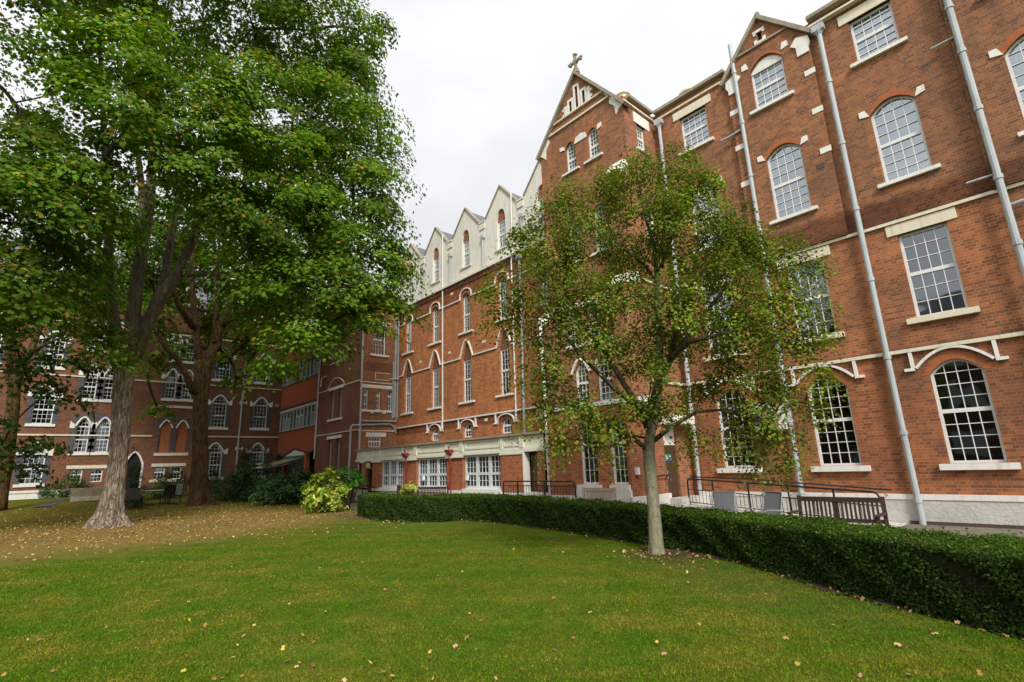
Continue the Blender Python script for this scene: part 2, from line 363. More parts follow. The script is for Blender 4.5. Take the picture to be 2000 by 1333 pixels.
def window(par, pl, cx, w, z0, zs, kind='flat', rise=0.0, cols=4, rows=(3,3), split=0.5, rec=0.12, fr=0.06, sill=None, w_off=0.0,
           frame='frame', glass='glass', curtain=None, transom=False, bar=0.017, sillmat='white', name='window'):
    "sash window: white frame and glazing bars, with pane, sill and curtain as its pieces"
    g = MB(); R0 = w_off - rec
    out = opening(cx, w, z0, zs, kind, rise); inn = opening(cx, w, z0, zs, kind, rise, fr)
    g.ring(pl, out, inn, R0-0.05, R0+0.02)
    h = w/2 - fr; zb = z0+fr
    if transom: top_sash_bottom = None
    zt = zs - (fr if kind == 'flat' else 0)
    if kind != 'flat' and transom:
        g.box(pl, cx-h, cx+h, zs-0.045, zs+0.045, R0-0.04, R0+0.018)
        apex_from = zs+0.045
    zhead = zt if (kind == 'flat' or transom) else zs
    total = (zs + (0 if (kind == 'flat' or transom) else rise*0.8)) - zb
    zm = zb + total*split
    g.box(pl, cx-h, cx+h, zm-0.045, zm+0.045, R0-0.04, R0+0.016)       # meeting rail
    def top_at(u): 
        return (archz(min(1, abs(u-cx)/h), zs, kind, rise, fr) if kind != 'flat' else zt)
    ztop_rect = zs if kind != 'flat' else zt
    for i in range(1, cols):
        u = cx - h + 2*h*i/cols
        g.box(pl, u-bar/2, u+bar/2, zb, zm-0.035, R0-0.02, R0+0.004)
        g.box(pl, u-bar/2, u+bar/2, zm+0.035, top_at(u)+0.005, R0-0.02, R0+0.003)
    for j in range(1, rows[1]):
        z = zb + (zm-0.035-zb)*j/rows[1]; g.box(pl, cx-h, cx+h, z-bar/2, z+bar/2, R0-0.022, R0+0.002)
    hi = zs if (kind == 'flat' or transom) else zs + rise
    for j in range(1, rows[0]):
        z = zm+0.035 + (hi-zm-0.035)*j/rows[0]; hw = h
        if kind != 'flat' and z > zs:
            lo, up = 0.0, 1.0
            for _ in range(20):
                mid = (lo+up)/2
                if archz(mid, zs, kind, rise, fr) > z: lo = mid
                else: up = mid
            hw = h*lo
        if hw > 0.06: g.box(pl, cx-hw, cx+hw, z-bar/2, z+bar/2, R0-0.022, R0+0.0025)
    if kind != 'flat' and transom:
        z = zs + rise*0.48; lo, up = 0.0, 1.0
        for _ in range(20):
            mid = (lo+up)/2
            if archz(mid, zs, kind, rise, fr) > z: lo = mid
            else: up = mid
        g.box(pl, cx-h*lo, cx+h*lo, z-bar/2, z+bar/2, R0-0.022, R0+0.0025)
    wd = g.build(name, M[frame], par)
    p = MB(); pts = opening(cx, w, z0, zs, kind, rise, 0.01); p.add([pl(u, v, R0-0.03) for u, v in pts], [tuple(range(len(pts)))])
    p.build('pane', M[glass], wd)
    if sill:
        s = MB(); sw, sh, sd = sill; s.prism(pl, [(cx-sw/2, z0-sh), (cx+sw/2, z0-sh), (cx+sw/2, z0-0.004), (cx-sw/2, z0-0.004)], w_off-0.1, w_off+sd)
        s.build('sill', M[sillmat], wd)
    if curtain:
        c = MB()
        for (a, b_, zc0, zc1) in curtain:
            n = max(6, int((b_-a)/0.03)); vs = []
            for i in range(n+1):
                u = cx + a*w + (b_-a)*w*i/n; ww = R0-0.10 - 0.018*math.sin(i*1.9)
                vs += [pl(u, z0+zc0*(zs-z0), ww), pl(u, z0+zc1*(zs-z0), ww)]
            c.add(vs, [(2*i, 2*i+2, 2*i+3, 2*i+1) for i in range(n)])
        c.build('curtain', M['curtain'], wd)
    return wd

def arc(cx, hw, z0, rise, kind, seg=12, t0=1.0, t1=-1.0):
    return [(cx + (t0+(t1-t0)*i/seg)*hw, archz(abs(t0+(t1-t0)*i/seg), z0, kind, rise)) for i in range(seg+1)]
def pipe(par, pts, r=0.05, mat='pipe', collars=(), hopper=None, name='downpipe', axis_pl=None):
    g = MB(); g.tube(pts, [r]*len(pts), 10)
    a = Vector(pts[0])
    for z in collars:
        # locate along first vertical run
        for i in range(len(pts)-1):
            p, q = Vector(pts[i]), Vector(pts[i+1])
            if abs(p.x-q.x)+abs(p.y-q.y) < 0.15 and min(p.z,q.z) <= z <= max(p.z,q.z):
                t = (z-p.z)/(q.z-p.z) if q.z != p.z else 0; c = p.lerp(q, t)
                g.tube([c-Vector((0,0,0.05)), c+Vector((0,0,0.05))], [r*1.28]*2, 10); break
    if hopper:
        c = Vector(hopper); g.box(W, c.x-r*2.4, c.x+r*2.4, c.y-r*1.6, c.y+r*1.3, c.z, c.z+r*3); g.tube([c-Vector((0,0,r*2)), c], [r, r*2], 8)
    return g.build(name, M[mat], par, smooth=False)

# ================================================================== MAIN BRICK BUILDING (right)
Y0 = 15.41; F0 = PY(Y0)
A = thing('brick_building', (-2, Y0, 0), 'tall red brick building on the right with grey downpipes and a cross on its gable', 'building')
cols = [0.77, -1.91, -4.62, -7.27]
WW = 0.98
def gr(c): return dict(cx=c, w=WW, z0=1.36, zs=3.42, kind='seg', rise=0.30)
def f1(c): return dict(cx=c, w=WW, z0=4.82, zs=7.02)
def f2(c): return dict(cx=c, w=WW, z0=8.48, zs=10.52, kind='seg', rise=0.28)
def f3(c): return dict(cx=c, w=WW, z0=12.22, zs=13.60)
f3g = dict(cx=-4.66, w=WW, z0=12.30, zs=13.72, kind='seg', rise=0.33)
def hole(d, grow=0.0): return opening(d['cx'], d['w'], d['z0'], d['zs'], d.get('kind','flat'), d.get('rise',0))
holes = []
for c in cols: holes += [hole(gr(c)), hole(f1(c)), hole(f2(c))]
for c in (cols[0], cols[1], cols[3]): holes.append(hole(f3(c)))
holes.append(hole(f3g))
wall('wall', F0, [(-8.82,0.0),(4.0,0.0),(4.0,14.3),(-8.82,14.3)], holes, 0.26, M['brick_main'], A)
wall('gable_wall', F0, [(-5.90,7.41),(-3.41,7.41),(-3.41,13.9),(-4.66,15.42),(-5.90,13.9)], [hole(f2(cols[2])), hole(f3g), [(-4.74,14.62),(-4.62,14.62),(-4.62,14.95),(-4.74,14.95)]], 0.12, M['brick_main'], A, w=0.12)
g = MB(); g.box(F0, -4.80, -4.56, 14.55, 15.0, 0.0, 0.02); g.build('vent_slit', M['dark'], A)
wall('gable_wall', F0, [(-0.50,7.41),(4.0,7.41),(4.0,14.29),(-0.50,14.29)], [hole(f2(cols[0])), hole(f3(cols[0]))], 0.12, M['brick_main'], A, w=0.12)
CU = {1: [(-0.5,-0.2,0,0.48)], 2: [(-0.5,0.5,0.5,1.1)], 3: [(-0.5,-0.25,0,1),(0.3,0.5,0,1)]}
for i, c in enumerate(cols):
    window(A, F0, **gr(c), glass='glass_dull', rows=(4,4), split=0.50, sill=(1.34,0.14,0.12), curtain=CU[3] if i == 3 else None)
    window(A, F0, **f1(c), glass='glass_mid', rows=(3,3), split=0.5, sill=(1.34,0.14,0.12), sillmat='cream', curtain=CU[1] if i % 2 else CU[3])
    wo = 0.12 if i in (0,2) else 0.0
    window(A, F0, **f2(c), rows=(4,4), split=0.47, sill=(1.30,0.10,0.10), w_off=wo, curtain=CU[1])
    if i != 2: window(A, F0, **f3(c), rows=(3,3), split=0.5, sill=(1.30,0.10,0.10), w_off=wo, curtain=[(-0.5,0.5,0.0,0.45)] if i == 3 else CU[2])
wd = window(A, F0, **f3g, rows=(4,3), split=0.42, sill=(1.30,0.10,0.10), w_off=0.12)
g = MB(); g.prism(F0, [( -4.66-0.47,13.62),(-4.66+0.47,13.62)] + arc(-4.66, 0.47, 13.66, 0.33, 'seg'), -0.04, 0.05); g.build('tympanum', M['white'], wd)
# lintels
for c in cols:
    g = MB(); g.prism(F0, [(c-0.70,7.02),(c+0.70,7.02),(c+0.70,7.30),(c-0.70,7.30)], -0.08, 0.035); build_each(g, 'lintel', M['cream'], A)
for c in (cols[0], cols[1], cols[3]):
    w_ = 0.12 if c == cols[0] else 0
    g = MB(); g.prism(F0, [(c-0.72,13.60),(c+0.72,13.60),(c+0.72,13.90),(c-0.72,13.90)], -0.08, 0.04+w_); build_each(g, 'lintel', M['cream'], A)
# string courses with hood moulds
g = MB(); g.ribbon(F0, [(-8.8,7.36),(4.0,7.36)], 0.075, -0.02, 0.07); g.ribbon(F0, [(-8.8,4.05),(4.0,4.05)], 0.085, -0.02, 0.09)
build_each(g, 'string_course', M['cream'], A)
g = MB(); g.box(F0, -8.8, 4.0, 7.40, 7.425, -0.02, 0.05); g.box(F0, -8.8, 4.0, 4.095, 4.115, -0.02, 0.07); build_each(g, 'lead_flashing', M['brown'], A)
for c in cols:
    g = MB(); hw = 0.76
    g.ribbon(F0, arc(c, 0.70, 3.60, 0.40, 'seg', 16), 0.06, -0.01, 0.085)
    for s in (-1,1):
        g.ribbon(F0, [(c+s*hw,4.01),(c+s*hw,3.58),(c+s*(hw+0.17),3.58)], 0.07, -0.01, 0.082)
    g.build('hood_mould', M['white'], A)
# rubbed brick arches
def voussoir(par, pl, c, w, zs, rise, kind, th, mat, w_off=0.0):
    g = MB(); o = arc(c, w/2+th*0.7, zs-0.02, rise+th, kind, 14); i_ = arc(c, w/2+0.005, zs-0.02, rise+0.02, kind, 14)
    n = len(o); vs = [pl(*p, w_off+0.006) for p in o] + [pl(*p, w_off+0.006) for p in i_]
    g.add(vs, [(k, k+1, n+k+1, n+k) for k in range(n-1)]); return g.build('brick_arch', mat, par)
for i, c in enumerate(cols):
    wo = 0.12 if i in (0,2) else 0
    voussoir(A, F0, c, WW, 3.42, 0.30, 'seg', 0.22, M['brick_rub']); voussoir(A, F0, c, WW, 10.52, 0.28, 'seg', 0.20, M['brick_rub'], wo)
    for s in (-1,1):
        g = MB(); x0 = c+s*0.50; x1 = c+s*0.72
        g.prism(F0, [(x0,10.50),(x1,10.55),(x1,10.72),(x0+s*0.08,10.72)][::(1 if s > 0 else -1)], wo-0.02, wo+0.03)
        build_each(g, 'kneeler_stone', M['white'], A)
voussoir(A, F0, -4.66, WW, 13.72, 0.33, 'seg', 0.12, M['brick_rub'], 0.12)
for s in (-1,1): g = MB(); g.prism(F0, [(-4.66+s*0.50,13.86),(-4.66+s*0.72,13.9),(-4.66+s*0.70,14.08),(-4.66+s*0.56,14.10)][::(1 if s > 0 else -1)], 0.10, 0.15); build_each(g, 'kneeler_stone', M['white'], A)
# quoin stones on the gable bay
for zq in (12.55, 11.25, 9.95):
    for xq in (-3.52, -5.80):
        g = MB(); g.box(F0, xq-0.14, xq+0.14, zq, zq+0.17, 0.10, 0.14); g.build('quoin_stone', M['white'], A)
for s, xq in ((1,-3.41),(-1,-5.90)):
    g = MB(); g.prism(F0, [(xq-s*0.34,13.30),(xq-s*0.02,13.30),(xq-s*0.02,13.45),(xq+s*0.05,13.6),(xq+s*0.02,13.82),(xq-s*0.30,13.95),(xq-s*0.48,13.75),(xq-s*0.34,13.62)][::s], 0.09, 0.17)
    build_each(g, 'kneeler_stone', M['white'], A)
g = MB(); g.ribbon(F0, [(-5.55,14.50),(-3.82,14.50)], 0.06, 0.10, 0.18); build_each(g, 'string_course', M['stone'], A)
g = MB(); g.box(F0, -4.86, -4.50, 14.95, 15.04, 0.10, 0.15); g.box(F0, -4.86, -4.78, 14.88, 14.96, 0.10, 0.15); g.box(F0, -4.58, -4.50, 14.88, 14.96, 0.10, 0.15)
g.box(F0, -4.86, -4.50, 14.54, 14.62, 0.10, 0.15); g.box(F0, -4.86, -4.76, 14.62, 14.70, 0.10, 0.15); g.box(F0, -4.60, -4.50, 14.62, 14.70, 0.10, 0.15); g.build('slit_surround', M['white'], A)
def coping(par, pl, pts, w0, w1, h=0.12, mat='stone'):
    g = MB(); g.ribbon(pl, pts, h, w0, w1); return g.build('coping', M[mat], par)
coping(A, F0, [(-6.08,13.80),(-4.66,15.50),(-3.22,13.80)], -0.25, 0.24)
g = MB(); g.lathe((-4.66,Y0-0.05,15.50), [(0.09,0),(0.11,0.07),(0.06,0.12),(0.08,0.2),(0.02,0.28)], 10); g.build('finial', M['stone'], A)
g = MB(); g.box(F0, -8.7, -5.95, 14.31, 14.42, -0.3, 0.16); g.box(F0, -3.35, 4.0, 14.31, 14.42, -0.3, 0.20); g.build('coping', M['stone'], A)
g = MB(); g.ribbon(F0, [(-8.8,14.05),(-5.95,14.05)], 0.06, -0.02, 0.08); g.ribbon(F0, [(-3.36,14.05),(4.0,14.05)], 0.06, -0.02, 0.19); build_each(g, 'string_course', M['cream'], A)
# plinth
g = MB(); g.box(F0, -8.6, 4.0, -0.05, 0.56, -0.02, 0.07); g.build('plinth', M['plinth'], A)
g = MB(); g.prism(F0, [(-8.6,0.56),(4.0,0.56),(4.0,0.68),(-8.6,0.68)], -0.02, 0.09); g.build('plinth_band', M['white'], A)
g = MB(); g.box(F0, -3.35, 4.0, -0.02, 0.085, 0.07, 0.10); g.build('skirting', M['brown'], A)
g = MB(); g.box(F0, -3.82, -3.62, 9.54, 9.69, 0.10, 0.13); g.build('air_brick', M['brown'], A)
# shell behind the facade
g = MB(); g.box(W, -8.82, 4.0, Y0+9, Y0+9.2, 0, 14.1); g.box(W, 3.8, 3.95, Y0+0.3, Y0+9, 0, 14.1); g.box(W, -8.79, -8.70, Y0+0.3, Y0+9, 0, 14.1)
for zf in (0.4, 4.2, 7.9, 11.6): g.box(W, -8.8, 3.8, Y0+0.27, Y0+9, zf-0.15, zf)
g.build('inner_wall', M['dark'], A)
g = MB(); g.add([(-12.9,Y0+0.3,14.2),(4.0,Y0+0.3,14.2),(4.0,Y0+5,17.2),(-12.9,Y0+5,17.2),(4.0,Y0+9.2,14.2),(-12.9,Y0+9.2,14.2)], [(0,1,2,3),(3,2,4,5)])
rf = g.build('roof', M['slate'], A)
g = MB(); g.lathe((-8.15,17.3,14.8), [(0.34,0),(0.34,1.0),(0.44,1.03),(0.44,1.10),(0.30,1.22),(0.05,1.30),(0.02,1.60)], 18); g.build('roof_ventilator', M['cream'], rf)
# pipes on the main front
YP = Y0-0.16
pipe(A, [(-3.10,YP,0.0),(-3.11,YP,4.1),(-3.10,YP,13.7)], 0.066, collars=(0.55,2.1,3.95,6.0,8.0,10.0,12.0), hopper=(-3.10,YP,13.72))
pipe(A, [(-0.36,YP-0.06,0.0),(-0.36,YP-0.06,14.4)], 0.070, collars=(2,4,6,7.6,9.4,11.0,12.3))
pipe(A, [(-5.60,YP-0.02,0.55),(-5.60,YP-0.02,15.1)], 0.062, collars=(0.7,2.6,4.5,6.4,8.3,10.2,12.1,14.0))
pipe(A, [(-8.14,Y0-0.1,0.0),(-8.20,YP,0.28),(-8.45,YP,0.36),(-8.55,YP,0.60),(-8.52,YP,4.1),(-8.50,YP,13.7)], 0.062, collars=(2.6,4.5,6.4,8.3,10.2,12.1), hopper=(-8.50,YP,13.72))
pipe(A, [(-0.36,YP,11.5),(-0.88,YP,11.48)], 0.028, name='waste_pipe'); pipe(A, [(-0.36,YP,7.72),(-0.90,YP,7.72)], 0.028, name='waste_pipe')
pipe(A, [(-0.36,YP,6.9),(0.5,YP,6.95)], 0.05, 'pipe_dark', name='waste_pipe')
pipe(A, [(-5.6,YP,11.9),(-6.05,YP,11.85),(-6.35,YP,11.85)], 0.035, name='waste_pipe')

# projecting gabled block with the cross
YB = 13.50; FB = PY(YB); XR = -8.82; XLb = -12.95
FS = PX(XR)
wl = dict(w=0.50, z0=12.52, zs=13.55, kind='seg', rise=0.24)
up = [(-11.36,wl),(-10.25,wl)]
mid = [(-11.45,dict(w=0.52,z0=8.85,zs=10.4,kind='seg',rise=0.24)),(-10.25,dict(w=0.52,z0=8.85,zs=10.4,kind='seg',rise=0.24))]
m1 = [(c,dict(w=0.60,z0=5.75,zs=7.05)) for c in (-11.75,-10.80,-9.80)]
m2 = [(c,dict(w=0.62,z0=3.62,zs=4.75,kind='pointed',rise=0.35)) for c in (-11.55,-10.55,-9.55)]
hb = [opening(c, d['w'], d['z0'], d['zs'], d.get('kind','flat'), d.get('rise',0)) for c, d in up+mid+m1+m2]
tri = [(-11.17,15.03,15.50),(-10.84,15.03,15.98),(-10.50,15.03,15.58)]
hb += [[(c-0.07,a),(c+0.07,a),(c+0.07,b_),(c-0.07,b_)] for c, a, b_ in tri]
wall('block_wall', FB, [(XLb,0),(XR,0),(XR,13.9),(-10.80,16.50),(XLb,13.9)], hb, 0.26, M['brick_block'], A)
for c, d in up: window(A, FB, c, **d, cols=3, rows=(4,3), split=0.42, sill=(0.86,0.08,0.09), curtain=[(-0.5,0.5,0.5,1.1)])
for c, d in mid: window(A, FB, c, **d, cols=3, rows=(4,3), split=0.45, sill=(0.86,0.09,0.09))
for c, d in m1:
    window(A, FB, c, **d, cols=3, rows=(3,3)); 
for c, d in m2:
    window(A, FB, c, **d, cols=3, rows=(3,3), split=0.5)
    g = MB(); g.ribbon(FB, arc(c, 0.42, 4.72, 0.5, 'pointed'), 0.07, -0.01, 0.06); g.build('hood_mould', M['white'], A)
g = MB(); g.box(FB, -12.2, -9.3, 7.05, 7.30, -0.05, 0.05); build_each(g, 'lintel', M['white'], A)
g = MB(); g.box(FB, -12.2, -9.3, 5.62, 5.75, -0.05, 0.09); g.box(FB, -12.0, -9.15, 3.49, 3.62, -0.05, 0.09); build_each(g, 'sill_course', M['white'], A)
for c in (-11.36,-10.25): voussoir(A, FB, c, 0.5, 13.55, 0.24, 'seg', 0.13, M['brick_rub'])
g = MB(); g.prism(FB, [(-11.11,13.55),(-10.50,13.55),(-10.56,13.78),(-10.80,13.86),(-11.04,13.78)], -0.02, 0.035)
g.prism(FB, [(-11.86,13.60),(-11.62,13.56),(-11.66,13.72),(-11.86,13.78)], -0.02, 0.035); g.prism(FB, [(-10.0,13.56),(-9.80,13.60),(-9.80,13.78),(-9.96,13.76)], -0.02, 0.035)
build_each(g, 'kneeler_stone', M['white'], A)
g = MB(); g.ribbon(FB, [(-12.45,14.58),(-9.18,14.58)], 0.07, -0.02, 0.07); g.ribbon(FB, [(-12.12,14.95),(-9.50,14.95)], 0.06, -0.02, 0.08); build_each(g, 'string_course', M['cream'], A)
for s, xe in ((1,XR),(-1,XLb)):
    g = MB(); g.prism(FB, [(xe-s*0.30,13.68),(xe-s*0.12,13.86),(xe+s*0.02,13.95),(xe-s*0.50,14.53),(xe-s*0.55,14.30),(xe-s*0.34,14.05)][::s], -0.02, 0.03)
    g.prism(FB, [(xe-s*0.46,14.62),(xe-s*0.62,14.62),(xe-s*0.78,14.9),(xe-s*0.72,14.9)][::-s], -0.02, 0.03)
    build_each(g, 'kneeler_stone', M['white'], A)
g = MB()
for c, a, b_ in tri:
    g.ring(FB, [(c-0.15,a-0.05),(c+0.15,a-0.05),(c+0.15,b_+0.10),(c-0.15,b_+0.10)], [(c-0.07,a),(c+0.07,a),(c+0.07,b_),(c-0.07,b_)], -0.03, 0.035+0.004*abs(c+10.8))
g.box(FB, -11.52, -11.33, 15.0, 15.42, -0.01, 0.03); g.box(FB, -11.60,-11.5, 15.0,15.12,-0.01,0.03); g.box(FB,-11.60,-11.5,15.26,15.36,-0.01,0.03)
g.box(FB, -10.34, -10.17, 15.0, 15.60, -0.01, 0.03); g.box(FB,-10.18,-10.08,15.1,15.2,-0.01,0.031); g.box(FB,-10.18,-10.08,15.34,15.46,-0.01,0.031)
g.build('lancet_surround', M['white'], A)
g = MB(); g.box(FB, -11.3, -10.3, 14.99, 16.05, -0.30, -0.27); g.build('lancet_dark_back', M['dark'], A)  # near-black sheet standing in for the shade inside the slits
coping(A, FB, [(-13.08,13.84),(-10.80,16.58),(-8.66,13.84)], -0.28, 0.16, 0.11)
g = MB(); cx_, cz_ = -10.80, 16.60
g.lathe((cx_,YB+0.02,cz_-0.02), [(0.15,0),(0.15,0.08),(0.09,0.12),(0.12,0.18),(0.06,0.24)], 8)
g.box(FB, cx_-0.045, cx_+0.045, cz_+0.2, cz_+0.80, -0.06, 0.03); g.box(FB, cx_-0.24, cx_+0.24, cz_+0.48, cz_+0.57, -0.055, 0.028)
for (dx, dz) in ((-0.26,0.525),(0.26,0.525),(0,0.83)):
    for k in range(3):
        a = k*2.1 + (0 if dz > 0.6 else 0.7); p = Vector((cx_+dx+0.055*math.cos(a), YB+0.015, cz_+dz+0.055*math.sin(a)))
        g.tube([p+Vector((0,-0.06,0)), p+Vector((0,-0.02,0)), p+Vector((0,0.02,0)), p+Vector((0,0.06,0))], [0.03,0.06,0.06,0.03], 8)
g.tube([(cx_,YB+0.08,cz_+0.525),(cx_,YB-0.05,cz_+0.525)], [0.11,0.11], 10); g.build('stone_cross', M['stone'], A)
# block roof
g = MB(); g.add([(XLb,YB+0.2,13.85),(-10.80,YB+0.2,16.35),(XR,YB+0.2,13.85),(XLb,Y0+4,13.85),(-10.80,Y0+4,16.35),(XR,Y0+4,13.85)], [(0,1,4,3),(1,2,5,4)]); g.build('roof', M['slate'], A)
# side face of the block
hs = [[(14.22,12.46),(14.74,12.46),(14.74,13.50),(14.22,13.50)], [(14.2,9.0),(14.8,9.0),(14.8,10.2),(14.2,10.2)], [(13.93,0.55),(14.62,0.55),(14.62,2.62),(13.93,2.62)]]
wall('block_side_wall', FS, [(YB+0.004,0),(Y0,0),(Y0,14.3),(YB+0.004,14.3)], hs, 0.2, M['brick_block'], A, w=0.004)
window(A, FS, 14.48, 0.52, 12.46, 13.50, cols=3, rows=(3,3), sill=(0.8,0.08,0.08), rec=0.10)
window(A, FS, 14.5, 0.60, 9.0, 10.2, cols=3, rows=(3,3), sill=(0.9,0.1,0.08), rec=0.10)
g = MB(); g.box(FS, 14.08, 15.05, 13.50, 13.92, -0.05, 0.03); build_each(g, 'lintel', M['white'], A)
g = MB(); g.ribbon(FS, [(YB-0.02,14.07),(Y0-0.1,14.07)], 0.06, -0.02, 0.08); g.ribbon(FS, [(YB,7.36),(Y0-0.08,7.36)], 0.075, -0.02, 0.07); g.ribbon(FS, [(YB,4.05),(Y0-0.1,4.05)], 0.085, -0.02, 0.085); build_each(g, 'string_course', M['cream'], A)
g = MB(); g.box(FS, YB+0.25, Y0-0.17, 14.31, 14.42, -0.3, 0.14); g.build('coping', M['stone'], A)
g = MB(); g.lathe((XR-0.25,YB+0.45,14.3), [(0.2,0),(0.2,0.28),(0.27,0.34),(0.24,0.42),(0.05,0.5)], 12); g.build('turret_cap', M['cream'], A)
g = MB(); g.box(FS, YB+0.0, Y0, 13.2, 13.5, 0.0, 0.012); 
# corner buttress stones
g = MB(); g.prism(PX(XR-0.02), [(YB-0.70,11.10),(YB-0.02,11.10),(YB-0.02,11.75),(YB-0.30,11.62)], -0.5, 0.0); build_each(g, 'buttress_cap', M['white'], A)
g = MB(); g.prism(PX(XR-0.01), [(YB-0.95,3.4),(YB-0.02,3.4),(YB-0.02,11.10),(YB-0.55,11.10),(YB-0.60,7.3),(YB-0.95,7.1)], -0.5, 0.0); g.build('buttress', M['brick_block'], A)
g = MB(); g.prism(PX(XR), [(YB-0.98,7.08),(YB-0.02,7.20),(YB-0.02,7.62),(YB-0.58,7.50)], -0.53, 0.02); build_each(g, 'buttress_cap', M['white'], A)
g = MB(); g.prism(PX(XLb+0.5), [(YB-0.60,0.0),(YB-0.02,0.0),(YB-0.02,7.3),(YB-0.60,6.6)], -0.5, 0.0); g.build('buttress', M['brick_dark'], A)
g = MB(); g.prism(PX(XLb+0.52), [(YB-0.66,6.58),(YB-0.02,7.32),(YB-0.02,7.42),(YB-0.66,6.68)], -0.54, 0.0); build_each(g, 'buttress_cap', M['cream'], A)
# ground bay of the block
YG = 12.10; FG = PY(YG)
bayh = [opening(-10.28,0.66,1.02,2.85), opening(-9.16,0.60,1.02,2.85)]
wall('bay_wall', FG, [(-11.95,0),(-8.80,0),(-8.80,3.3),(-11.95,3.3)], bayh, 0.2, M['brick_pier'], A)
wall('bay_side_wall', PX(-8.796), [(YG+0.004,0),(YB+0.02,0),(YB+0.02,3.3),(YG+0.004,3.3)], [], 0.1, M['brick_pier'], A)
window(A, FG, -10.28, 0.66, 1.02, 2.85, cols=3, rows=(2,3), split=0.62, bar=0.014, glass='glass_dull', sill=(0.9,0.14,0.10)); window(A, FG, -9.16, 0.60, 1.02, 2.85, cols=3, rows=(2,3), split=0.62, bar=0.014, sill=(0.66,0.14,0.10), glass='glass_green')
g = MB(); g.add([(-11.96,YG-0.06,3.3),(-8.76,YG-0.06,3.3),(-8.76,YG-0.06,3.42),(-11.96,YG-0.06,3.42),(-8.76,YB,3.3),(-8.76,YB,3.60),(-11.96,YB,3.60),(-11.96,YB,3.3)], [(0,1,2,3),(3,2,5,6),(1,4,5,2),(0,3,6,7),(0,7,4,1)]); g.build('bay_roof', M['white'], A)
g = MB(); g.box(FG, -10.75, -8.79, 0.0, 0.88, 0.0, 0.10); g.box(FG, -12.0, -10.75, 0.0, 0.70, 0.0, 0.06); g.prism(PX(-8.79), [(YG-0.1,0.0),(YB+0.43,0.0),(YB+0.43,0.70),(YG-0.1,0.70)], -0.02, 0.06); g.build('plinth', M['white'], A)
g = MB(); g.box(PX(-11.83), YG+0.03, YB-0.01, 0, 3.28, -0.1, 0); g.build('bay_side_wall', M['brick_pier'], A)
# side door
d = MB(); d.box(FS, 13.95, 14.60, 0.58, 2.10, -0.12, -0.07); dr = d.build('door', M['door'], A); tag(dr, 'brown side door with pull handle and green notice')
d = MB(); d.tube([FS(14.02,1.10,-0.03), FS(14.02,1.35,-0.03)], [0.014]*2, 8); d.box(FS, 14.01, 14.03, 1.10, 1.12, -0.07, -0.02); d.box(FS, 14.01, 14.03, 1.33, 1.35, -0.07, -0.02); d.build('handle', M['metal'], dr)
d = MB(); d.box(FS, 13.93, 14.62, 2.10, 2.62, -0.10, -0.05); d.build('transom_panel', M['white'], dr)
d = MB(); d.box(FS, 13.85, 15.1, 2.72, 2.98, 0.0, 0.45); d.build('door_canopy', M['white'], A)
d = MB(); d.box(FS, 13.80, 15.35, 0.0, 0.56, 0.0, 0.5); d.build('doorstep', M['plinth'], A)
# interior darkness of the block
g = MB(); g.box(W, XLb+0.4, XR-0.4, YB+1.6, YB+1.7, 0, 13.5); g.build('inner_wall', M['dark'], A)

# ================================================================== CREAM GABLED WING
B = thing('gabled_wing', (-20, Y0, 0), 'orange brick wing with a row of cream rendered attic gables and pointed window hoods', 'building')
bc = [-26.73,-23.77,-20.81,-17.83,-14.86]
hl = []
for c in bc:
    hl += [opening(c,0.66,8.52,10.36,'round',0.30), opening(c,0.72,4.87,7.02,'pointed',0.85) if False else opening(c,0.72,4.87,7.10,'pointed',0.78)]
    if c != bc[0]: hl.append(opening(c,0.74,3.08,3.42,'round',0.33))
wall('wall', F0, [(-27.96,0),(XLb,0),(XLb,11.16),(-27.96,11.16)], hl, 0.26, M['brick_wing'], B)
# rendered attic with gables
ap = [-26.62,-23.74,-20.78,-17.79,-14.85]
top = [(-27.96,11.5),(XLb,11.5),(XLb,14.1)]
for a in reversed(ap): top += [(a+1.16,14.12),(a+1.16,14.28),(a,15.55),(a-1.16,14.28),(a-1.16,14.12)]
top += [(-27.96,14.12)]
top = [p for i, p in enumerate(top) if i == 0 or p != top[i-1]]
top = [(max(p[0],-27.96), p[1]) for p in top]
wall('attic_wall', F0, top, [opening(c,0.66,12.14,13.78,'round',0.52) for c in ap], 0.26, M['render'], B)
for i, c in enumerate(ap):
    window(B, F0, c, 0.66, 12.14, 13.70, cols=3, rows=(3,3), sill=(1.0,0.06,0.07), rec=0.14, sillmat='render', curtain=[(-0.5,0.5,0,0.45)] if i % 2 else None)
    g = MB(); o = opening(c,0.655,13.70,13.78,'round',0.52); g.prism(F0, o, -0.2, -0.09); g.build('tympanum', M['brick_block'], B)
    coping(B, F0, [(c-1.22,14.22),(c,15.60),(c+1.22,14.22)], -0.22, 0.06, 0.07)
    g = MB(); g.add([(c-1.2,Y0+0.2,14.2),(c,Y0+0.2,15.5),(c+1.2,Y0+0.2,14.2),(c-1.2,Y0+3.5,14.2),(c,Y0+3.5,15.5),(c+1.2,Y0+3.5,14.2)], [(0,1,4,3),(1,2,5,4)]); g.build('dormer_roof', M['slate'], B)
g = MB(); g.add([(-27.96,Y0+0.25,14.1),(XLb,Y0+0.25,14.1),(XLb,Y0+3.5,15.5),(-27.96,Y0+3.5,15.5),(XLb,Y0+8,14.1),(-27.96,Y0+8,14.1)], [(0,1,2,3),(3,2,4,5)]); g.build('roof', M['slate'], B)
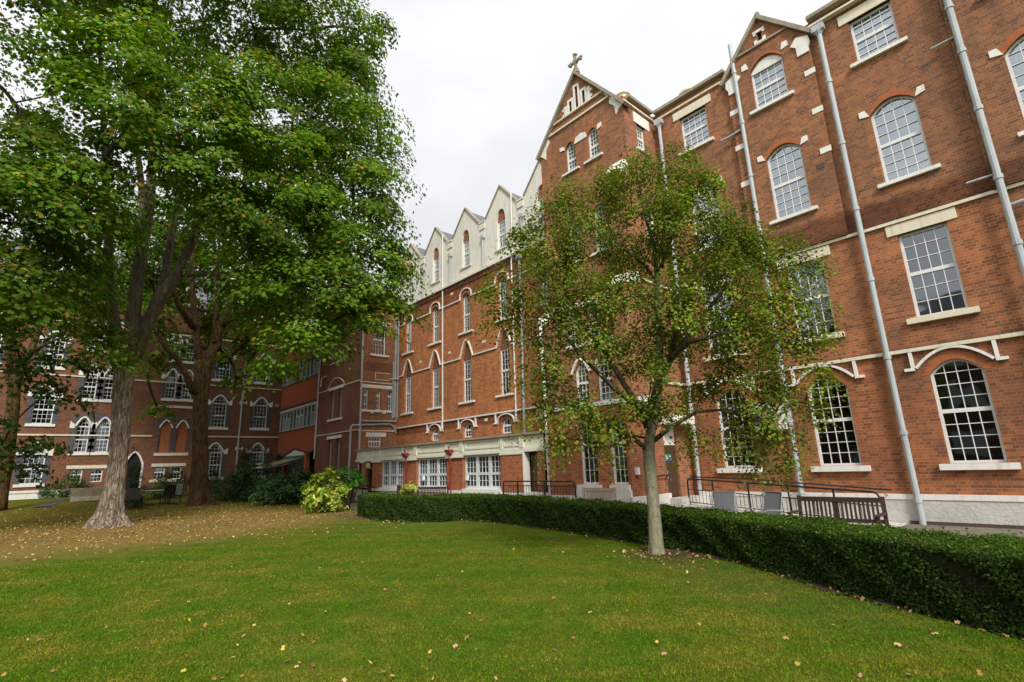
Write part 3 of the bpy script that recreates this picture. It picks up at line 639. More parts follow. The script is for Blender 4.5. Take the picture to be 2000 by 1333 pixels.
for i in range(4):
    c = (ap[i]+ap[i+1])/2
    g = MB(); g.box(F0, c-0.22, c+0.22, 13.75, 14.12, 0.0, 0.05); g.box(F0, c-0.26, c+0.26, 14.10, 14.17, -0.2, 0.08); g.build('parapet_block', M['render'], B)
    pipe(B, [(c+0.1,Y0-0.08,11.6),(c+0.1,Y0-0.08,13.15)], 0.055, hopper=(c+0.1,Y0-0.08,13.17))
g = MB(); g.box(F0, -27.96, XLb, 11.42, 11.52, -0.1, 0.16); build_each(g, 'cornice', M['render'], B)
g = MB(); g.box(F0, -27.96, XLb, 11.16, 11.22, -0.1, 0.05); g.box(F0, -27.96, XLb, 11.34, 11.42, -0.1, 0.10)
x = -27.9
while x < XLb-0.1:
    g.box(F0, x, x+0.10, 11.22, 11.34, -0.05, 0.08); x += 0.2
g.box(F0, -27.96, XLb, 11.22, 11.34, -0.1, 0.0); g.build('dentil_course', M['brick_dark'], B)
for i, c in enumerate(bc):
    window(B, F0, c, 0.66, 8.52, 10.36, 'round', 0.30, cols=3, bar=0.012, fr=0.05, glass='glass_mid', rows=(4,3), split=0.45, sill=(1.26,0.10,0.10), curtain=[(-0.5,-0.1,0,1.0),(0.25,0.5,0,1)] if i % 2 else [(-0.5,0.5,0,0.4)])
    window(B, F0, c, 0.72, 4.87, 7.02, cols=3, bar=0.012, fr=0.05, glass='glass_dull', rows=(4,4), split=0.52, sill=(1.32,0.10,0.10), curtain=[(-0.5,-0.2,0,1)] if i != 2 else [(0.1,0.5,0,1)])
    g = MB(); g.prism(F0, opening(c,0.715,7.02,7.10,'pointed',0.78), -0.2, -0.08); g.build('tympanum', M['brick_dark'], B)
    if i: window(B, F0, c, 0.74, 3.08, 3.42, 'round', 0.33, cols=3, bar=0.012, glass='glass_dull', rows=(1,2), split=0.55)
    voussoir(B, F0, c, 0.66, 10.36, 0.30, 'round', 0.15, M['brick_rub'])
def stepped(zz, hoods, kind, spring_up, hw, rise):
    pts = [(-27.94, zz)]
    for c in hoods:
        pts += [(c-hw, zz)]
        if spring_up: pts += [(c-hw, zz+spring_up)]
        a = arc(c, hw, zz+spring_up, rise, kind, 14); a.reverse(); pts += a[1:-1]
        if spring_up: pts += [(c+hw, zz+spring_up)]
        pts += [(c+hw, zz)]
    pts.append((XLb-0.02, zz)); return [p for i, p in enumerate(pts) if i == 0 or p != pts[i-1]]
def safe_string(par, pl, pts, h, d, mat):
    g = MB(); g.ribbon(pl, pts, h, -0.01, d); return g.build('string_course', mat, par)
safe_string(B, F0, stepped(10.38, bc, 'round', 0.17, 0.50, 0.36), 0.055, 0.07, M['white'])
safe_string(B, F0, stepped(7.17, bc, 'pointed', 0.0, 0.55, 0.92), 0.055, 0.07, M['white'])
safe_string(B, F0, [(-27.94,4.05),(XLb-0.02,4.05)], 0.065, 0.08, M['white'])
for c in bc[1:]:
    g = MB(); g.ribbon(F0, arc(c, 0.62, 3.55, 0.42, 'round', 14), 0.05, -0.01, 0.075)
    for s in (-1,1): g.ribbon(F0, [(c+s*0.72,4.02),(c+s*0.72,3.57),(c+s*0.86,3.57)], 0.055, -0.01, 0.072)
    g.build('hood_mould', M['white'], B)
for x_, z_ in ((-25.3,7.62),(-22.35,7.62),(-19.35,7.62),(-19.3,3.75),(-22.1,10.9)):
    g = MB(); g.box(F0, x_-0.12, x_+0.12, z_, z_+0.13, 0, 0.02); g.build('vent_plate', M['cream'], B)
g = MB(); g.box(W, -27.9, XLb, Y0+1.6, Y0+1.75, 0, 14); g.box(W, -27.9, XLb, Y0+0.27, Y0+1.6, 4.3, 4.4); g.box(W, -27.9, XLb, Y0+0.27, Y0+1.6, 8.0, 8.1); g.build('inner_wall', M['dark'], B)
pipe(B, [(-22.91,Y0-0.08,3.62),(-22.90,Y0-0.08,14.85)], 0.034, 'frame', collars=(5,7,9,11.8))
pipe(B, [(-17.06,Y0-0.08,3.62),(-17.02,Y0-0.08,11.2),(-16.90,Y0-0.1,11.5),(-16.88,Y0-0.08,14.85)], 0.034, 'frame', collars=(5,7,9,12))
pipe(B, [(-16.52,Y0-0.1,2.85),(-16.42,Y0-0.1,11.1)], 0.06, 'pipe', collars=(4.2,6,8,10), hopper=(-16.42,Y0-0.1,11.12))
pipe(B, [(-12.62,12.75,0),(-12.62,12.75,3.2),(-12.75,12.8,6.9)], 0.06, 'frame', collars=(1,3,5))

# ================================================================== CORNER BLOCK
XC = -27.96; YC = 13.0; FC = PX(XC); FCY = PY(YC)
Cb = thing('corner_block', (-31, 14, 0), 'red brick corner block wrapped with bundled grey pipes beside the orange wing', 'building')
slits = [(13.36,0.30),(14.14,0.30),(14.90,0.32)]
hc = [opening(14.12,0.84,8.45,10.28), opening(14.0,0.78,2.95,3.52)] + [opening(c,w_,5.10,6.28) for c, w_ in slits]
wall('side_wall', FC, [(YC+0.004,0),(Y0,0),(Y0,12.38),(YC+0.004,12.38)], hc, 0.2, M['brick_block'], Cb, w=0.004)
window(Cb, FC, 14.12, 0.84, 8.45, 10.28, cols=4, rows=(3,3), sill=(1.22,0.12,0.10), curtain=[(-0.5,0.5,0,0.5)])
window(Cb, FC, 14.0, 0.78, 2.95, 3.52, cols=4, rows=(1,2), split=0.5, rec=0.08)
for c, w_ in slits: window(Cb, FC, c, w_, 5.10, 6.28, cols=2, rows=(1,3), split=0.72, fr=0.045)
g = MB(); g.box(FC, 13.05, 15.12, 6.39, 6.58, -0.03, 0.03); g.box(FC, 13.42, 14.70, 3.54, 3.78, -0.03, 0.03); g.box(FC, 13.55, 14.85, 10.28, 10.52, -0.03, 0.03); build_each(g, 'lintel', M['white'], Cb)
g = MB(); g.box(FC, 13.08, 15.12, 4.97, 5.09, -0.03, 0.09)
for c in (13.75, 14.52): g.box(FC, c-0.09, c+0.09, 4.88, 4.97, -0.02, 0.07)
build_each(g, 'sill_course', M['white'], Cb)
fp = [opening(c,0.60,4.86,6.72) for c in (-32.07,-30.82)] + [opening(c,0.60,1.2,3.62) for c in (-32.07,-30.82)] + [opening(c,0.60,8.52,10.3) for c in (-32.07,-30.82)]
wall('front_wall', FCY, [(-34.4,0),(XC,0),(XC,12.4),(-34.4,12.4)], fp, 0.22, M['brick_dark'], Cb)  # front uses a darker brick than the side, its shade put into colour
for z0_, z1_ in ((4.86,6.72),(1.2,3.62),(8.52,10.3)):
    for c in (-32.07,-30.82): window(Cb, FCY, c, 0.60, z0_, z1_, cols=1, rows=(1,1), rec=0.19, frame='frame_grey')
g = MB(); g.box(FCY, -32.55, -30.30, 6.72, 6.90, -0.03, 0.03); g.box(FCY, -32.55, -30.30, 3.62, 3.82, -0.03, 0.03); build_each(g, 'lintel', M['white'], Cb)
g = MB(); g.box(FCY, -32.5, -30.36, 4.74, 4.86, -0.03, 0.09); g.box(FCY, -32.5, -30.36, 8.42, 8.52, -0.03, 0.09); build_each(g, 'sill_course', M['white'], Cb)
g = MB(); g.ribbon(FCY, [(-34.38,6.81),(-32.70,6.81),(-32.68,6.98)] + [(p[0],p[1]) for p in arc(-31.45,1.22,6.98,0.45,'seg',12,-1,1)][1:] + [(-30.22,6.81),(-27.99,6.81)], 0.055, -0.01, 0.06)
g.ribbon(FCY, [(-34.38,3.95),(-27.99,3.95)], 0.06, -0.01, 0.07); g.ribbon(FC, [(YC-0.06,6.72),(Y0-0.1,6.72)], 0.055, -0.01, 0.06); g.ribbon(FC, [(YC-0.06,3.88),(Y0-0.1,3.88)], 0.06, -0.01, 0.07)
g.ribbon(FCY, [(-34.0,7.2),(-33.95,7.80),(-33.0,7.80)], 0.05, -0.01, 0.06)
g.ribbon(FC, [(13.90,6.90),(13.90,7.32),(14.85,7.32)], 0.04, -0.01, 0.05); g.ribbon(FC, [(13.88,6.90),(15.1,6.90)], 0.04, -0.01, 0.055)
build_each(g, 'string_course', M['cream'], Cb)
g = MB(); g.box(W, -34.4, -27.9, 16.0, 16.2, 0, 12.4); g.box(W, -34.4, -34.2, 13.25, 16.0, 0, 12.4); g.box(W, -34.3, -28.2, 13.24, 16.0, 4.1, 4.2); g.box(W,-34.3,-28.2,13.24,16,7.9,8.0); g.build('inner_wall', M['dark'], Cb)
g = MB(); g.add([(-34.6,YC-0.2,12.3),(XC+0.2,YC-0.2,12.3),(XC+0.2,Y0,12.3),(-34.6,Y0+1,12.3),(-31.3,14.2,15.0)], [(0,1,4),(1,2,4),(2,3,4),(3,0,4)]); g.build('roof', M['slate'], Cb)
XP = XC+0.09
pipe(Cb, [(XP,YC+0.02,0),(XP,YC+0.0,10.5)], 0.055, 'pipe', collars=(2.2,4.3,6.3,8.3))
pipe(Cb, [(XP,12.46,0),(XP,12.46,4.05),(XP,12.56,4.17),(XP+0.02,14.9,4.28),(XP,15.2,4.1),(XP,15.3,3.75)], 0.055, 'pipe_dark', collars=(2,))
pipe(Cb, [(XP,YC+0.1,4.42),(XP,15.30,4.46),(XP+0.02,15.34,4.7),(XP+0.02,15.34,10.9)], 0.055, 'pipe_dark', collars=(6.7,8.7))
pipe(Cb, [(XP,15.18,4.7),(XP,15.18,10.9)], 0.055, 'pipe', collars=(6.7,8.7)); pipe(Cb, [(XP+0.02,15.04,4.6),(XP+0.02,15.04,8.1)], 0.05, 'pipe_dark', collars=(6.7,))
pipe(Cb, [(XP,14.75,6.98),(XP+0.14,15.35,7.02)], 0.05, 'pipe_dark', name='waste_pipe')
pipe(Cb, [(-34.28,YC-0.09,2.5),(-34.22,YC-0.09,12)], 0.05, 'pipe', collars=(4,6,8))

# ================================================================== TERRACOTTA LINK
YD = 13.90; FD = PY(YD)
Dk = thing('link_block', (-40, YD, 0), 'modern terracotta clad link block with long ribbon windows between the two brick buildings', 'building')
g = MB(); g.box(FD, -45.0, -34.4, 6.86, 8.62, -0.2, 0.0); g.box(FD, -45.0, -34.4, 10.3, 12.2, -0.2, 0.0)
g.prism(FD, [(-45.0,3.32),(-43.45,3.02),(-41.0,3.50),(-38.6,3.18),(-38.0,3.05),(-36.8,3.34),(-34.4,3.7),(-34.4,4.86),(-45.0,4.86)], -0.2, 0.0)
for x0_, x1_ in ((-43.6,-43.15),(-38.95,-38.45),(-36.2,-34.4)): g.box(FD, x0_, x1_, 0.3, 3.25, -0.25, -0.004)
g.build('cladding_panel', M['terracotta'], Dk)
g = MB(); g.box(FD, -45.0, -34.4, 6.62, 6.86, -0.2, 0.05); g.box(FD, -45, -34.4, 4.86, 4.93, -0.2, 0.06); g.box(FD, -45, -34.4, 8.62, 8.69, -0.2, 0.06)
g.ribbon(FD, [(-45.0,3.26),(-43.45,2.96),(-41.0,3.44),(-38.6,3.12),(-38.0,2.99),(-36.8,3.28),(-34.4,3.64)], 0.13, -0.15, 0.05); g.build('trim', M['brown'], Dk)
g = MB(); g.box(FD, -45, -34.4, 6.53, 6.62, -0.1, 0.05); g.build('window_head', M['white'], Dk)
for z0_, z1_ in ((4.93,6.53),(8.69,10.3)):
    g = MB(); xs = [-45.0+i*0.76 for i in range(15)]
    for i, x_ in enumerate(xs):
        g.box(FD, x_-0.05, x_+0.05, z0_, z1_, -0.12, -0.02)
    g.box(FD, -45, -34.4, z0_, z0_+0.08, -0.12, -0.03); g.box(FD, -45, -34.4, z1_-0.08, z1_, -0.12, -0.03)
    for i in (1,2,5,6,9): 
        g.box(FD, xs[i], xs[i+1], z0_+0.95, z0_+1.02, -0.11, -0.035); g.box(FD, xs[i]+0.33, xs[i]+0.38, z0_, z0_+0.95, -0.11, -0.036)
    wdn = g.build('ribbon_window', M['frame_grey'], Dk)
    p = MB(); p.box(FD, -45, -34.4, z0_, z1_, -0.15, -0.14); p.build('pane', M['glass'], wdn)
    c_ = MB()
    for k in (0,3,4,7,8,11,12): c_.box(FD, xs[k]+0.08, xs[k]+0.42, z0_, z1_, -0.26, -0.24)
    c_.build('curtain', M['curtain'], wdn)
g = MB(); g.box(W, -45, -34.4, 16.5, 16.6, 0, 12.2); g.box(W, -45, -34.4, YD+0.21, 16.5, 12.0, 12.18); g.box(W, -45, -34.4, YD+0.21, 16.5, 4.7, 4.8); g.box(W, -45,-34.4,YD+0.21,16.5,8.4,8.5); g.build('inner_wall', M['dark'], Dk)
g = MB(); g.prism(FD, [(-43.1,2.85),(-38.95,2.85),(-38.95,3.12),(-41.0,3.38),(-43.1,3.0)], -0.1, -0.02); g.build('tympanum', M['white'], Dk)
Aw = thing('awning', (-41, 13.8, 2.8), 'green and olive shop-type awning stretched out under the terracotta wall', 'awning')
g = MB(); g.add([(-43.1,13.86,2.74),(-38.95,13.86,2.74),(-39.15,11.6,2.12),(-43.3,11.6,2.12),(-43.1,13.86,2.72),(-38.95,13.86,2.72),(-39.15,11.6,2.10),(-43.3,11.6,2.10)], [(0,1,2,3),(7,6,5,4),(0,3,7,4),(1,0,4,5),(2,1,5,6)]); g.build('awning_cloth', M['awning'], Aw)
g = MB(); g.box(W, -43.12, -38.93, 13.83, 13.92, 2.72, 2.90); g.build('awning_box', M['green'], Aw)
g = MB(); g.box(W, -43.3, -39.15, 11.54, 11.60, 2.05, 2.14); g.build('front_rail', M['frame'], Aw)
g = MB(); 
for xx in (-42.9,-39.3): g.tube([(xx,13.85,2.6),(xx+0.1,12.7,2.25),(xx,11.62,2.08)], [0.025]*3, 6)
g.build('folding_arm', M['metal'], Aw)

# ================================================================== LEFT BUILDING
XL = -45.0; FL = PX(XL)
Lb = thing('gothic_building', (XL, 4, 0.6), 'dark red brick building behind the two big trees with pointed windows edged in blue brick', 'building')
PW_ = []       # (cy, w, z0, zs, rise, cols, rows, surround)
for cy in (12.35, 9.32, -0.84, -3.9, -7.0, -10.1):
    PW_ += [(cy,1.06,1.52,3.36,0.60,4,(3,3)), (cy,1.04,5.27,7.12,0.52,4,(3,3)), (cy,1.04,9.02,10.78,0.55,4,(3,3))]
PR = []
for cy in (1.32, 2.42): PR += [(cy,0.72,3.44,5.14,0.52,3,(3,3)), (cy,0.72,7.0,8.7,0.5,3,(3,3)), (cy,0.72,10.4,12.0,0.5,3,(3,3))]
for cy in (5.98, 7.02): PR += [(cy,0.66,7.3,8.9,0.5,3,(3,3)), (cy,0.66,10.2,11.6,0.5,3,(3,3))]
BL = [(5.98,0.68,3.38,5.14,0.5),(7.02,0.68,3.38,5.14,0.5)]
SM = [(c,0.66,1.50,2.36) for c in (1.32,2.38,5.92,6.92)]
HL = [opening(a,w_,z0_,zs_,'pointed',r_) for a,w_,z0_,zs_,r_,*_ in PW_+PR] + [opening(a,w_,z0_,zs_,'pointed',r_) for a,w_,z0_,zs_,r_ in BL] + [opening(*s) for s in SM] + [opening(4.35,0.9,0.62,2.6,'pointed',0.75)]
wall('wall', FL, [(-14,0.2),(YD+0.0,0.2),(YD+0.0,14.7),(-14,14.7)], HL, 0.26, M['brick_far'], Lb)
def surround(a, w_, z0_, zs_, rise, t=0.34):
    g = MB(); 
    o = [(a-w_/2-t, z0_-0.0)] ; n = int((zs_-z0_)/0.225)
    for s in (-1,1):
        for k in range(n+1):
            z = z0_+k*0.225; tt = t if k % 2 else t-0.11
            x0_, x1_ = sorted((a+s*(w_/2+0.003), a+s*(w_/2+tt))); g.box(FL, x0_, x1_, z, min(z+0.224, zs_), -0.01, 0.014)
    oa = arc(a, w_/2+t, zs_+0.003, rise+t*0.9, 'pointed', 14); ia = arc(a, w_/2+0.003, zs_+0.003, rise, 'pointed', 14); n = len(oa)
    g.add([FL(*p,0.013) for p in oa]+[FL(*p,0.013) for p in ia], [(k,k+1,n+k+1,n+k) for k in range(n-1)])
    return g
for a,w_,z0_,zs_,r_,c_,rw in PW_+PR:
    gl = 'glass_green' if z0_ < 2 else 'glass_dull'
    wd = window(Lb, FL, a, w_, z0_, zs_, 'pointed', r_, cols=c_, rows=rw, split=0.48, transom=True, sill=(w_+0.42,0.18,0.08), glass=gl, curtain=[(-0.5,-0.15,0,1),(0.2,0.5,0,1)] if (a*10) % 2 > 1 else None, rec=0.14, fr=0.06, bar=0.022)
    surround(a,w_,z0_,zs_,r_).build('brick_surround', M['brick_blue'], wd)
    g = MB(); g.ribbon(FL, arc(a, w_/2+0.06, zs_+0.02, r_+0.10, 'pointed', 14), 0.10, -0.02, 0.07)
    for s in (-1,1): g.prism(FL, [(a+s*(w_/2+0.08),zs_-0.12),(a+s*(w_/2+0.34),zs_-0.12),(a+s*(w_/2+0.34),zs_+0.34),(a+s*(w_/2+0.10),zs_+0.14)][::s], -0.01, 0.06)
    g.build('hood_mould', M['white'], wd)
for a,w_,z0_,zs_,r_ in BL:
    g = MB(); g.prism(FL, opening(a,w_-0.01,z0_,zs_,'pointed',r_), -0.2, -0.1); bl = g.build('blind_panel', M['brick_rub'], Lb)
    surround(a,w_,z0_,zs_,r_,0.2).build('brick_surround', M['brick_blue'], bl)
    g = MB(); g.ribbon(FL, arc(a, w_/2+0.06, zs_+0.02, r_+0.06, 'pointed', 12), 0.09, -0.02, 0.06); g.build('hood_mould', M['white'], bl)
g = MB()
for a in (1.87, 6.5): g.ribbon(FL, arc(a, 1.15, 5.25, 0.62, 'round', 16), 0.3, 0.0, 0.02)
build_each(g, 'relieving_arch', M['brick_blue'], Lb)
g = MB(); g.box(FL, 5.45, 7.55, 3.16, 3.36, -0.02, 0.06); g.box(FL, 0.82, 2.92, 3.24, 3.42, -0.02, 0.06); g.box(FL, 5.4, 7.5, 2.40, 2.62, -0.02, 0.05); g.box(FL, 0.8, 2.9, 2.38, 2.60, -0.02, 0.05)
g.box(FL, 5.4, 7.5, 1.32, 1.50, -0.02, 0.08); g.box(FL, 5.3, 7.6, 6.62, 6.78, -0.02, 0.06); build_each(g, 'stone_band', M['cream'], Lb)
for s in SM: 
    wd = window(Lb, FL, s[0], s[1], s[2], s[3], cols=3, rows=(1,2), split=0.55, rec=0.12, glass='glass_dull')
g = MB(); g.ribbon(FL, [(-14,4.56),(5.2,4.56)], 0.10, -0.02, 0.07); g.ribbon(FL, [(7.8,4.56),(YD,4.56)], 0.10, -0.02, 0.07); g.ribbon(FL, [(-14,8.5),(YD,8.5)], 0.08, -0.02, 0.05); g.ribbon(FL, [(-14,12.2),(YD,12.2)], 0.12, -0.02, 0.07); g.ribbon(FL, [(-14,14.6),(YD,14.6)], 0.2, -0.02, 0.2); build_each(g, 'string_course', M['cream'], Lb)
g = MB(); g.box(FL, -14, 3.8, 0.2, 0.98, 0.0, 0.08); g.box(FL, -14, 3.8, 0.98, 1.12, 0.0, 0.13); g.build('plinth', M['white'], Lb)
g = MB(); g.prism(FL, opening(4.35,0.88,0.62,2.6,'pointed',0.74), -0.2, -0.12); dd = g.build('door', M['dark'], Lb)
g = MB(); g.ribbon(FL, [(4.35-0.52,0.62),(4.35-0.52,2.6)] + arc(4.35,0.52,2.62,0.82,'pointed',12,-1,1) + [(4.35+0.52,2.6),(4.35+0.52,0.62)], 0.12, -0.02, 0.05); g.build('door_surround', M['white'], dd)
g = MB(); g.add([(XL-0.1,-14,14.65),(XL-0.1,YD+3,14.65),(XL-5,YD+3,19.2),(XL-5,-14,19.2),(XL-10,-14,14.65),(XL-10,YD+3,14.65)], [(0,1,2,3),(3,2,5,4)]); g.build('roof', M['slate'], Lb)
for cy in (12.35, 9.32, 6.5, -0.84):   # attic gables
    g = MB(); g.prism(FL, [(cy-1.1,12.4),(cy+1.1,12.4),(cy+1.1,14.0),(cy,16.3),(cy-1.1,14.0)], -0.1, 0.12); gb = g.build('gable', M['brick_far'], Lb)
    g = MB(); g.ribbon(FL, [(cy-1.2,13.95),(cy,16.4),(cy+1.2,13.95)], 0.16, -0.12, 0.2); g.build('coping', M['white'], gb)
g = MB(); g.box(W, XL-2.2, XL-2.0, -14, YD+2.9, 0, 14.6); g.build('inner_wall', M['dark'], Lb)
pipe(Lb, [(XL+0.12,10.86,0.6),(XL+0.12,10.87,12)], 0.06, 'pipe', collars=(3,5,7,9))
for z_ in (3.62, 7.22):
    g = MB(); g.box(FL, 10.72, 11.25, z_, z_+0.07, 0, 0.03); g.box(FL, 10.72, 10.8, z_-0.1, z_+0.17, 0, 0.035); g.box(FL, 11.17, 11.25, z_-0.1, z_+0.17, 0, 0.035); g.build('anchor_plate', M['white'], Lb)
g = MB(); g.box(FL, 13.4, 13.7, 7.05, 7.28, 0, 0.04); g.build('vent_plate', M['metal'], Lb)

# ================================================================== SINGLE-STOREY GLAZED RANGE
YF = 12.90; FF = PY(YF)
Fr = thing('glazed_range', (-20, YF, 0), 'single storey range with cream panelled parapet, brick piers and white grid windows', 'building')
wins = [(-24.95,-22.70),(-21.42,-18.97),(-17.72,-15.28)]
piers = [(-27.25,-26.90),(-25.95,-24.95),(-22.70,-21.42),(-18.97,-17.72)]
g = MB()
for a, b_, w_ in [(p_[0], p_[1], 0.0) for p_ in piers] + [(-15.28,-13.97,0.06),(-13.32,-12.45,0.0)]:
    g = MB(); g.prism(W, [(a,YF-w_),(b_-0.07,YF-w_),(b_,YF-w_+0.07),(b_,YF+0.25),(a,YF+0.25)], 0.70, 2.14); g.build('brick_pier', M['brick_pier'], Fr)
g = MB(); g.box(PX(-12.46), YF+0.26, YB, 0, 2.2, -0.1, 0.0); g.build('side_wall', M['brick_pier'], Fr)
g = MB(); g.box(FF, -27.9, -12.40, 2.22, 2.72, -0.30, 0.0)
g.build('parapet', M['fascia'], Fr)
g = MB(); g.box(FF, -27.95, -12.3, 2.12, 2.22, -0.3, 0.07); g.box(FF, -27.95, -12.3, 2.22, 2.28, -0.01, 0.035)
for a, b_ in [(-27.25,-26.90),(-25.95,-24.95),(-22.70,-21.42),(-18.97,-17.72),(-15.28,-13.97)]:
    g.box(FF, a-0.02, b_+0.02, 2.04, 2.12, -0.26, 0.09); g.box(FF, a+0.0, a+0.12, 2.28, 2.72, -0.01, 0.06); g.box(FF, b_-0.22, b_, 2.28, 2.72, -0.01, 0.06)
    g.ring(FF, [(a+0.16,2.34),(b_-0.26,2.34),(b_-0.26,2.68),(a+0.16,2.68)], [(a+0.22,2.40),(b_-0.32,2.40),(b_-0.32,2.62),(a+0.22,2.62)], -0.01, 0.03) if b_-a > 0.8 else None
for a, b_ in wins: g.ring(FF, [(a+0.10,2.34),(b_-0.06,2.34),(b_-0.06,2.68),(a+0.10,2.68)], [(a+0.17,2.41),(b_-0.13,2.41),(b_-0.13,2.61),(a+0.17,2.61)], -0.01, 0.03)
g.build('parapet_moulding', M['fascia'], Fr)
g = MB(); g.box(FF, -28.0, -12.25, 2.72, 2.79, -0.35, 0.12); g.build('coping', M['stone'], Fr)
g = MB(); g.box(FF, -25.0, -12.45, -0.02, 0.62, -0.25, 0.05); g.box(FF, -27.9, -26.9, -0.02, 0.62, -0.25, 0.02); g.build('plinth', M['plinth'], Fr)
g = MB()
for a, b_ in wins: g = MB(); g.box(FF, a-0.02, b_+0.02, 0.62, 0.78, -0.2, 0.10); g.build('sill', M['white'], Fr)
g = MB(); g.box(FF, -25.9, -12.46, 0.60, 0.71, -0.2, 0.045); build_each(g, 'sill_course', M['white'], Fr)
for wi, (a, b_) in enumerate(wins):
    g = MB(); n = 3; z0_, z1_ = 0.78, 2.12; zt0, zt1 = 1.32, 1.42; lw = (b_-a)/3
    for k in range(n):
        x0_, x1_ = a+k*lw, a+(k+1)*lw
        g.box(FF, x0_, x0_+0.085, z0_, z1_, -0.16, -0.08); g.box(FF, x1_-0.085, x1_, z0_, z1_, -0.161, -0.081)
        gx0, gx1 = x0_+0.085, x1_-0.085
        for zz in ((z0_,z0_+0.11),(zt0,zt1),(z1_-0.09,z1_)): g.box(FF, gx0, gx1, zz[0], zz[1], -0.16, -0.082)
        for i in (1,2):
            u = gx0+(gx1-gx0)*i/3; g.box(FF, u-0.008, u+0.008, z0_+0.11, zt0, -0.13, -0.10); g.box(FF, u-0.008, u+0.008, zt1, z1_-0.09, -0.13, -0.10)
        u = (z0_+0.11+zt0)/2; g.box(FF, gx0, gx1, u-0.008, u+0.008, -0.131, -0.101)
        for i in (1,2): u = zt1+(z1_-0.09-zt1)*i/3; g.box(FF, gx0, gx1, u-0.008, u+0.008, -0.131, -0.101)
    wd = g.build('window', M['frame_pale'], Fr)
    p = MB(); p.box(FF, a, b_, z0_, z1_, -0.146, -0.14); p.build('pane', M['glass_dull'], wd)
    c_ = MB(); c_.box(FF, a+0.13, a+0.24, z0_, z1_, -0.25, -0.23); c_.build('curtain', M['curtain'], wd)
g = MB(); g.box(W, -27.9, -12.5, YF+2.0, YF+2.1, 0, 2.7); g.build('inner_wall', M['dark'], Fr)
g = MB(); g.box(W, -27.9, -12.4, YF+0.2, Y0-0.02, 2.60, 2.70); g.build('flat_roof', M['slate'], Fr)
d = MB(); d.box(FF, -26.88, -25.96, 0.3, 2.1, -0.9, -0.85); tag(d.build('door', M['door'], Fr), 'dark recessed door at the left end'); 
d = MB(); d.box(FF, -13.97, -13.34, 0.25, 2.1, -0.35, -0.3); tag(d.build('door', M['door'], Fr), 'dark brown door at the right end')
d = MB(); d.box(FF, -14.0, -13.93, 0.1, 2.12, -0.2, 0.08); d.build('door_jamb', M['white'], Fr)
d = MB(); d.box(FF, -26.42, -26.20, 1.80, 2.03, 0.0, 0.14); d.box(FF, -26.34, -26.28, 1.74, 1.80, -0.6, 0.1); d.build('door_lantern', M['lantern'], Fr)
for hx in (-22.30, -18.60):
    g = MB(); g.prism(PX(hx), [(YF-0.26,2.40),(YF-0.24,2.30),(YF-0.14,2.20),(YF-0.02,2.20),(YF-0.02,2.40)], -0.17, 0.17); g.tube([(hx,YF-0.10,2.20),(hx+0.03,YF-0.13,2.05),(hx+0.08,YF-0.12,1.98),(hx+0.09,YF-0.10,0.0)], [0.045,0.035,0.03,0.03], 10)
    g.tube([(hx+0.09,YF-0.10,1.60),(hx+0.09,YF-0.10,1.68)], [0.055]*2, 10); g.build('rainwater_pipe', M['red'], Fr)
    g = MB()
    for k in range(26):
        a = random.uniform(0,6.28); r = random.uniform(0.03,0.13); g.add([(hx-0.01,YF-0.16,2.42),(hx+0.02,YF-0.16,2.42),(hx+r*math.cos(a),YF-0.16+r*math.sin(a),2.42+random.uniform(0.06,0.24))], [(0,1,2)])
    tag(g.build('weed', M['core'], None), 'dark weed sprouting from the red rainwater hopper beside the ' + ('left' if hx < -20 else 'right') + ' grid window pier', 'plant', 'weeds in the red hoppers')

# ================================================================== REFLECTED BUILDING ON THE NEAR SIDE OF THE COURT
O = thing('courtyard_building', (-15, -22, 0), 'brick range closing the courtyard behind the viewer, seen only in the window glass', 'building')
PO = PY(-22)
g = MB(); g.box(PO, -60, 30, 0, 11, 0, 8); g.build('wall', M['brick_dark'], O)
g = MB(); g.add([(-60,-21.9,11),(30,-21.9,11),(30,-26,14.5),(-60,-26,14.5),(30,-30,11),(-60,-30,11)], [(0,1,2,3),(3,2,4,5)]); g.build('roof', M['slate'], O)
k = 0
for xi in range(-55, 28, 4):
    for zi in (1.2, 4.8, 8.0):
        g = MB(); g.box(W, xi, xi+1.1, -22.0, -21.96, zi, zi+1.9); g.build('window', M['frame_grey'], O); k += 1
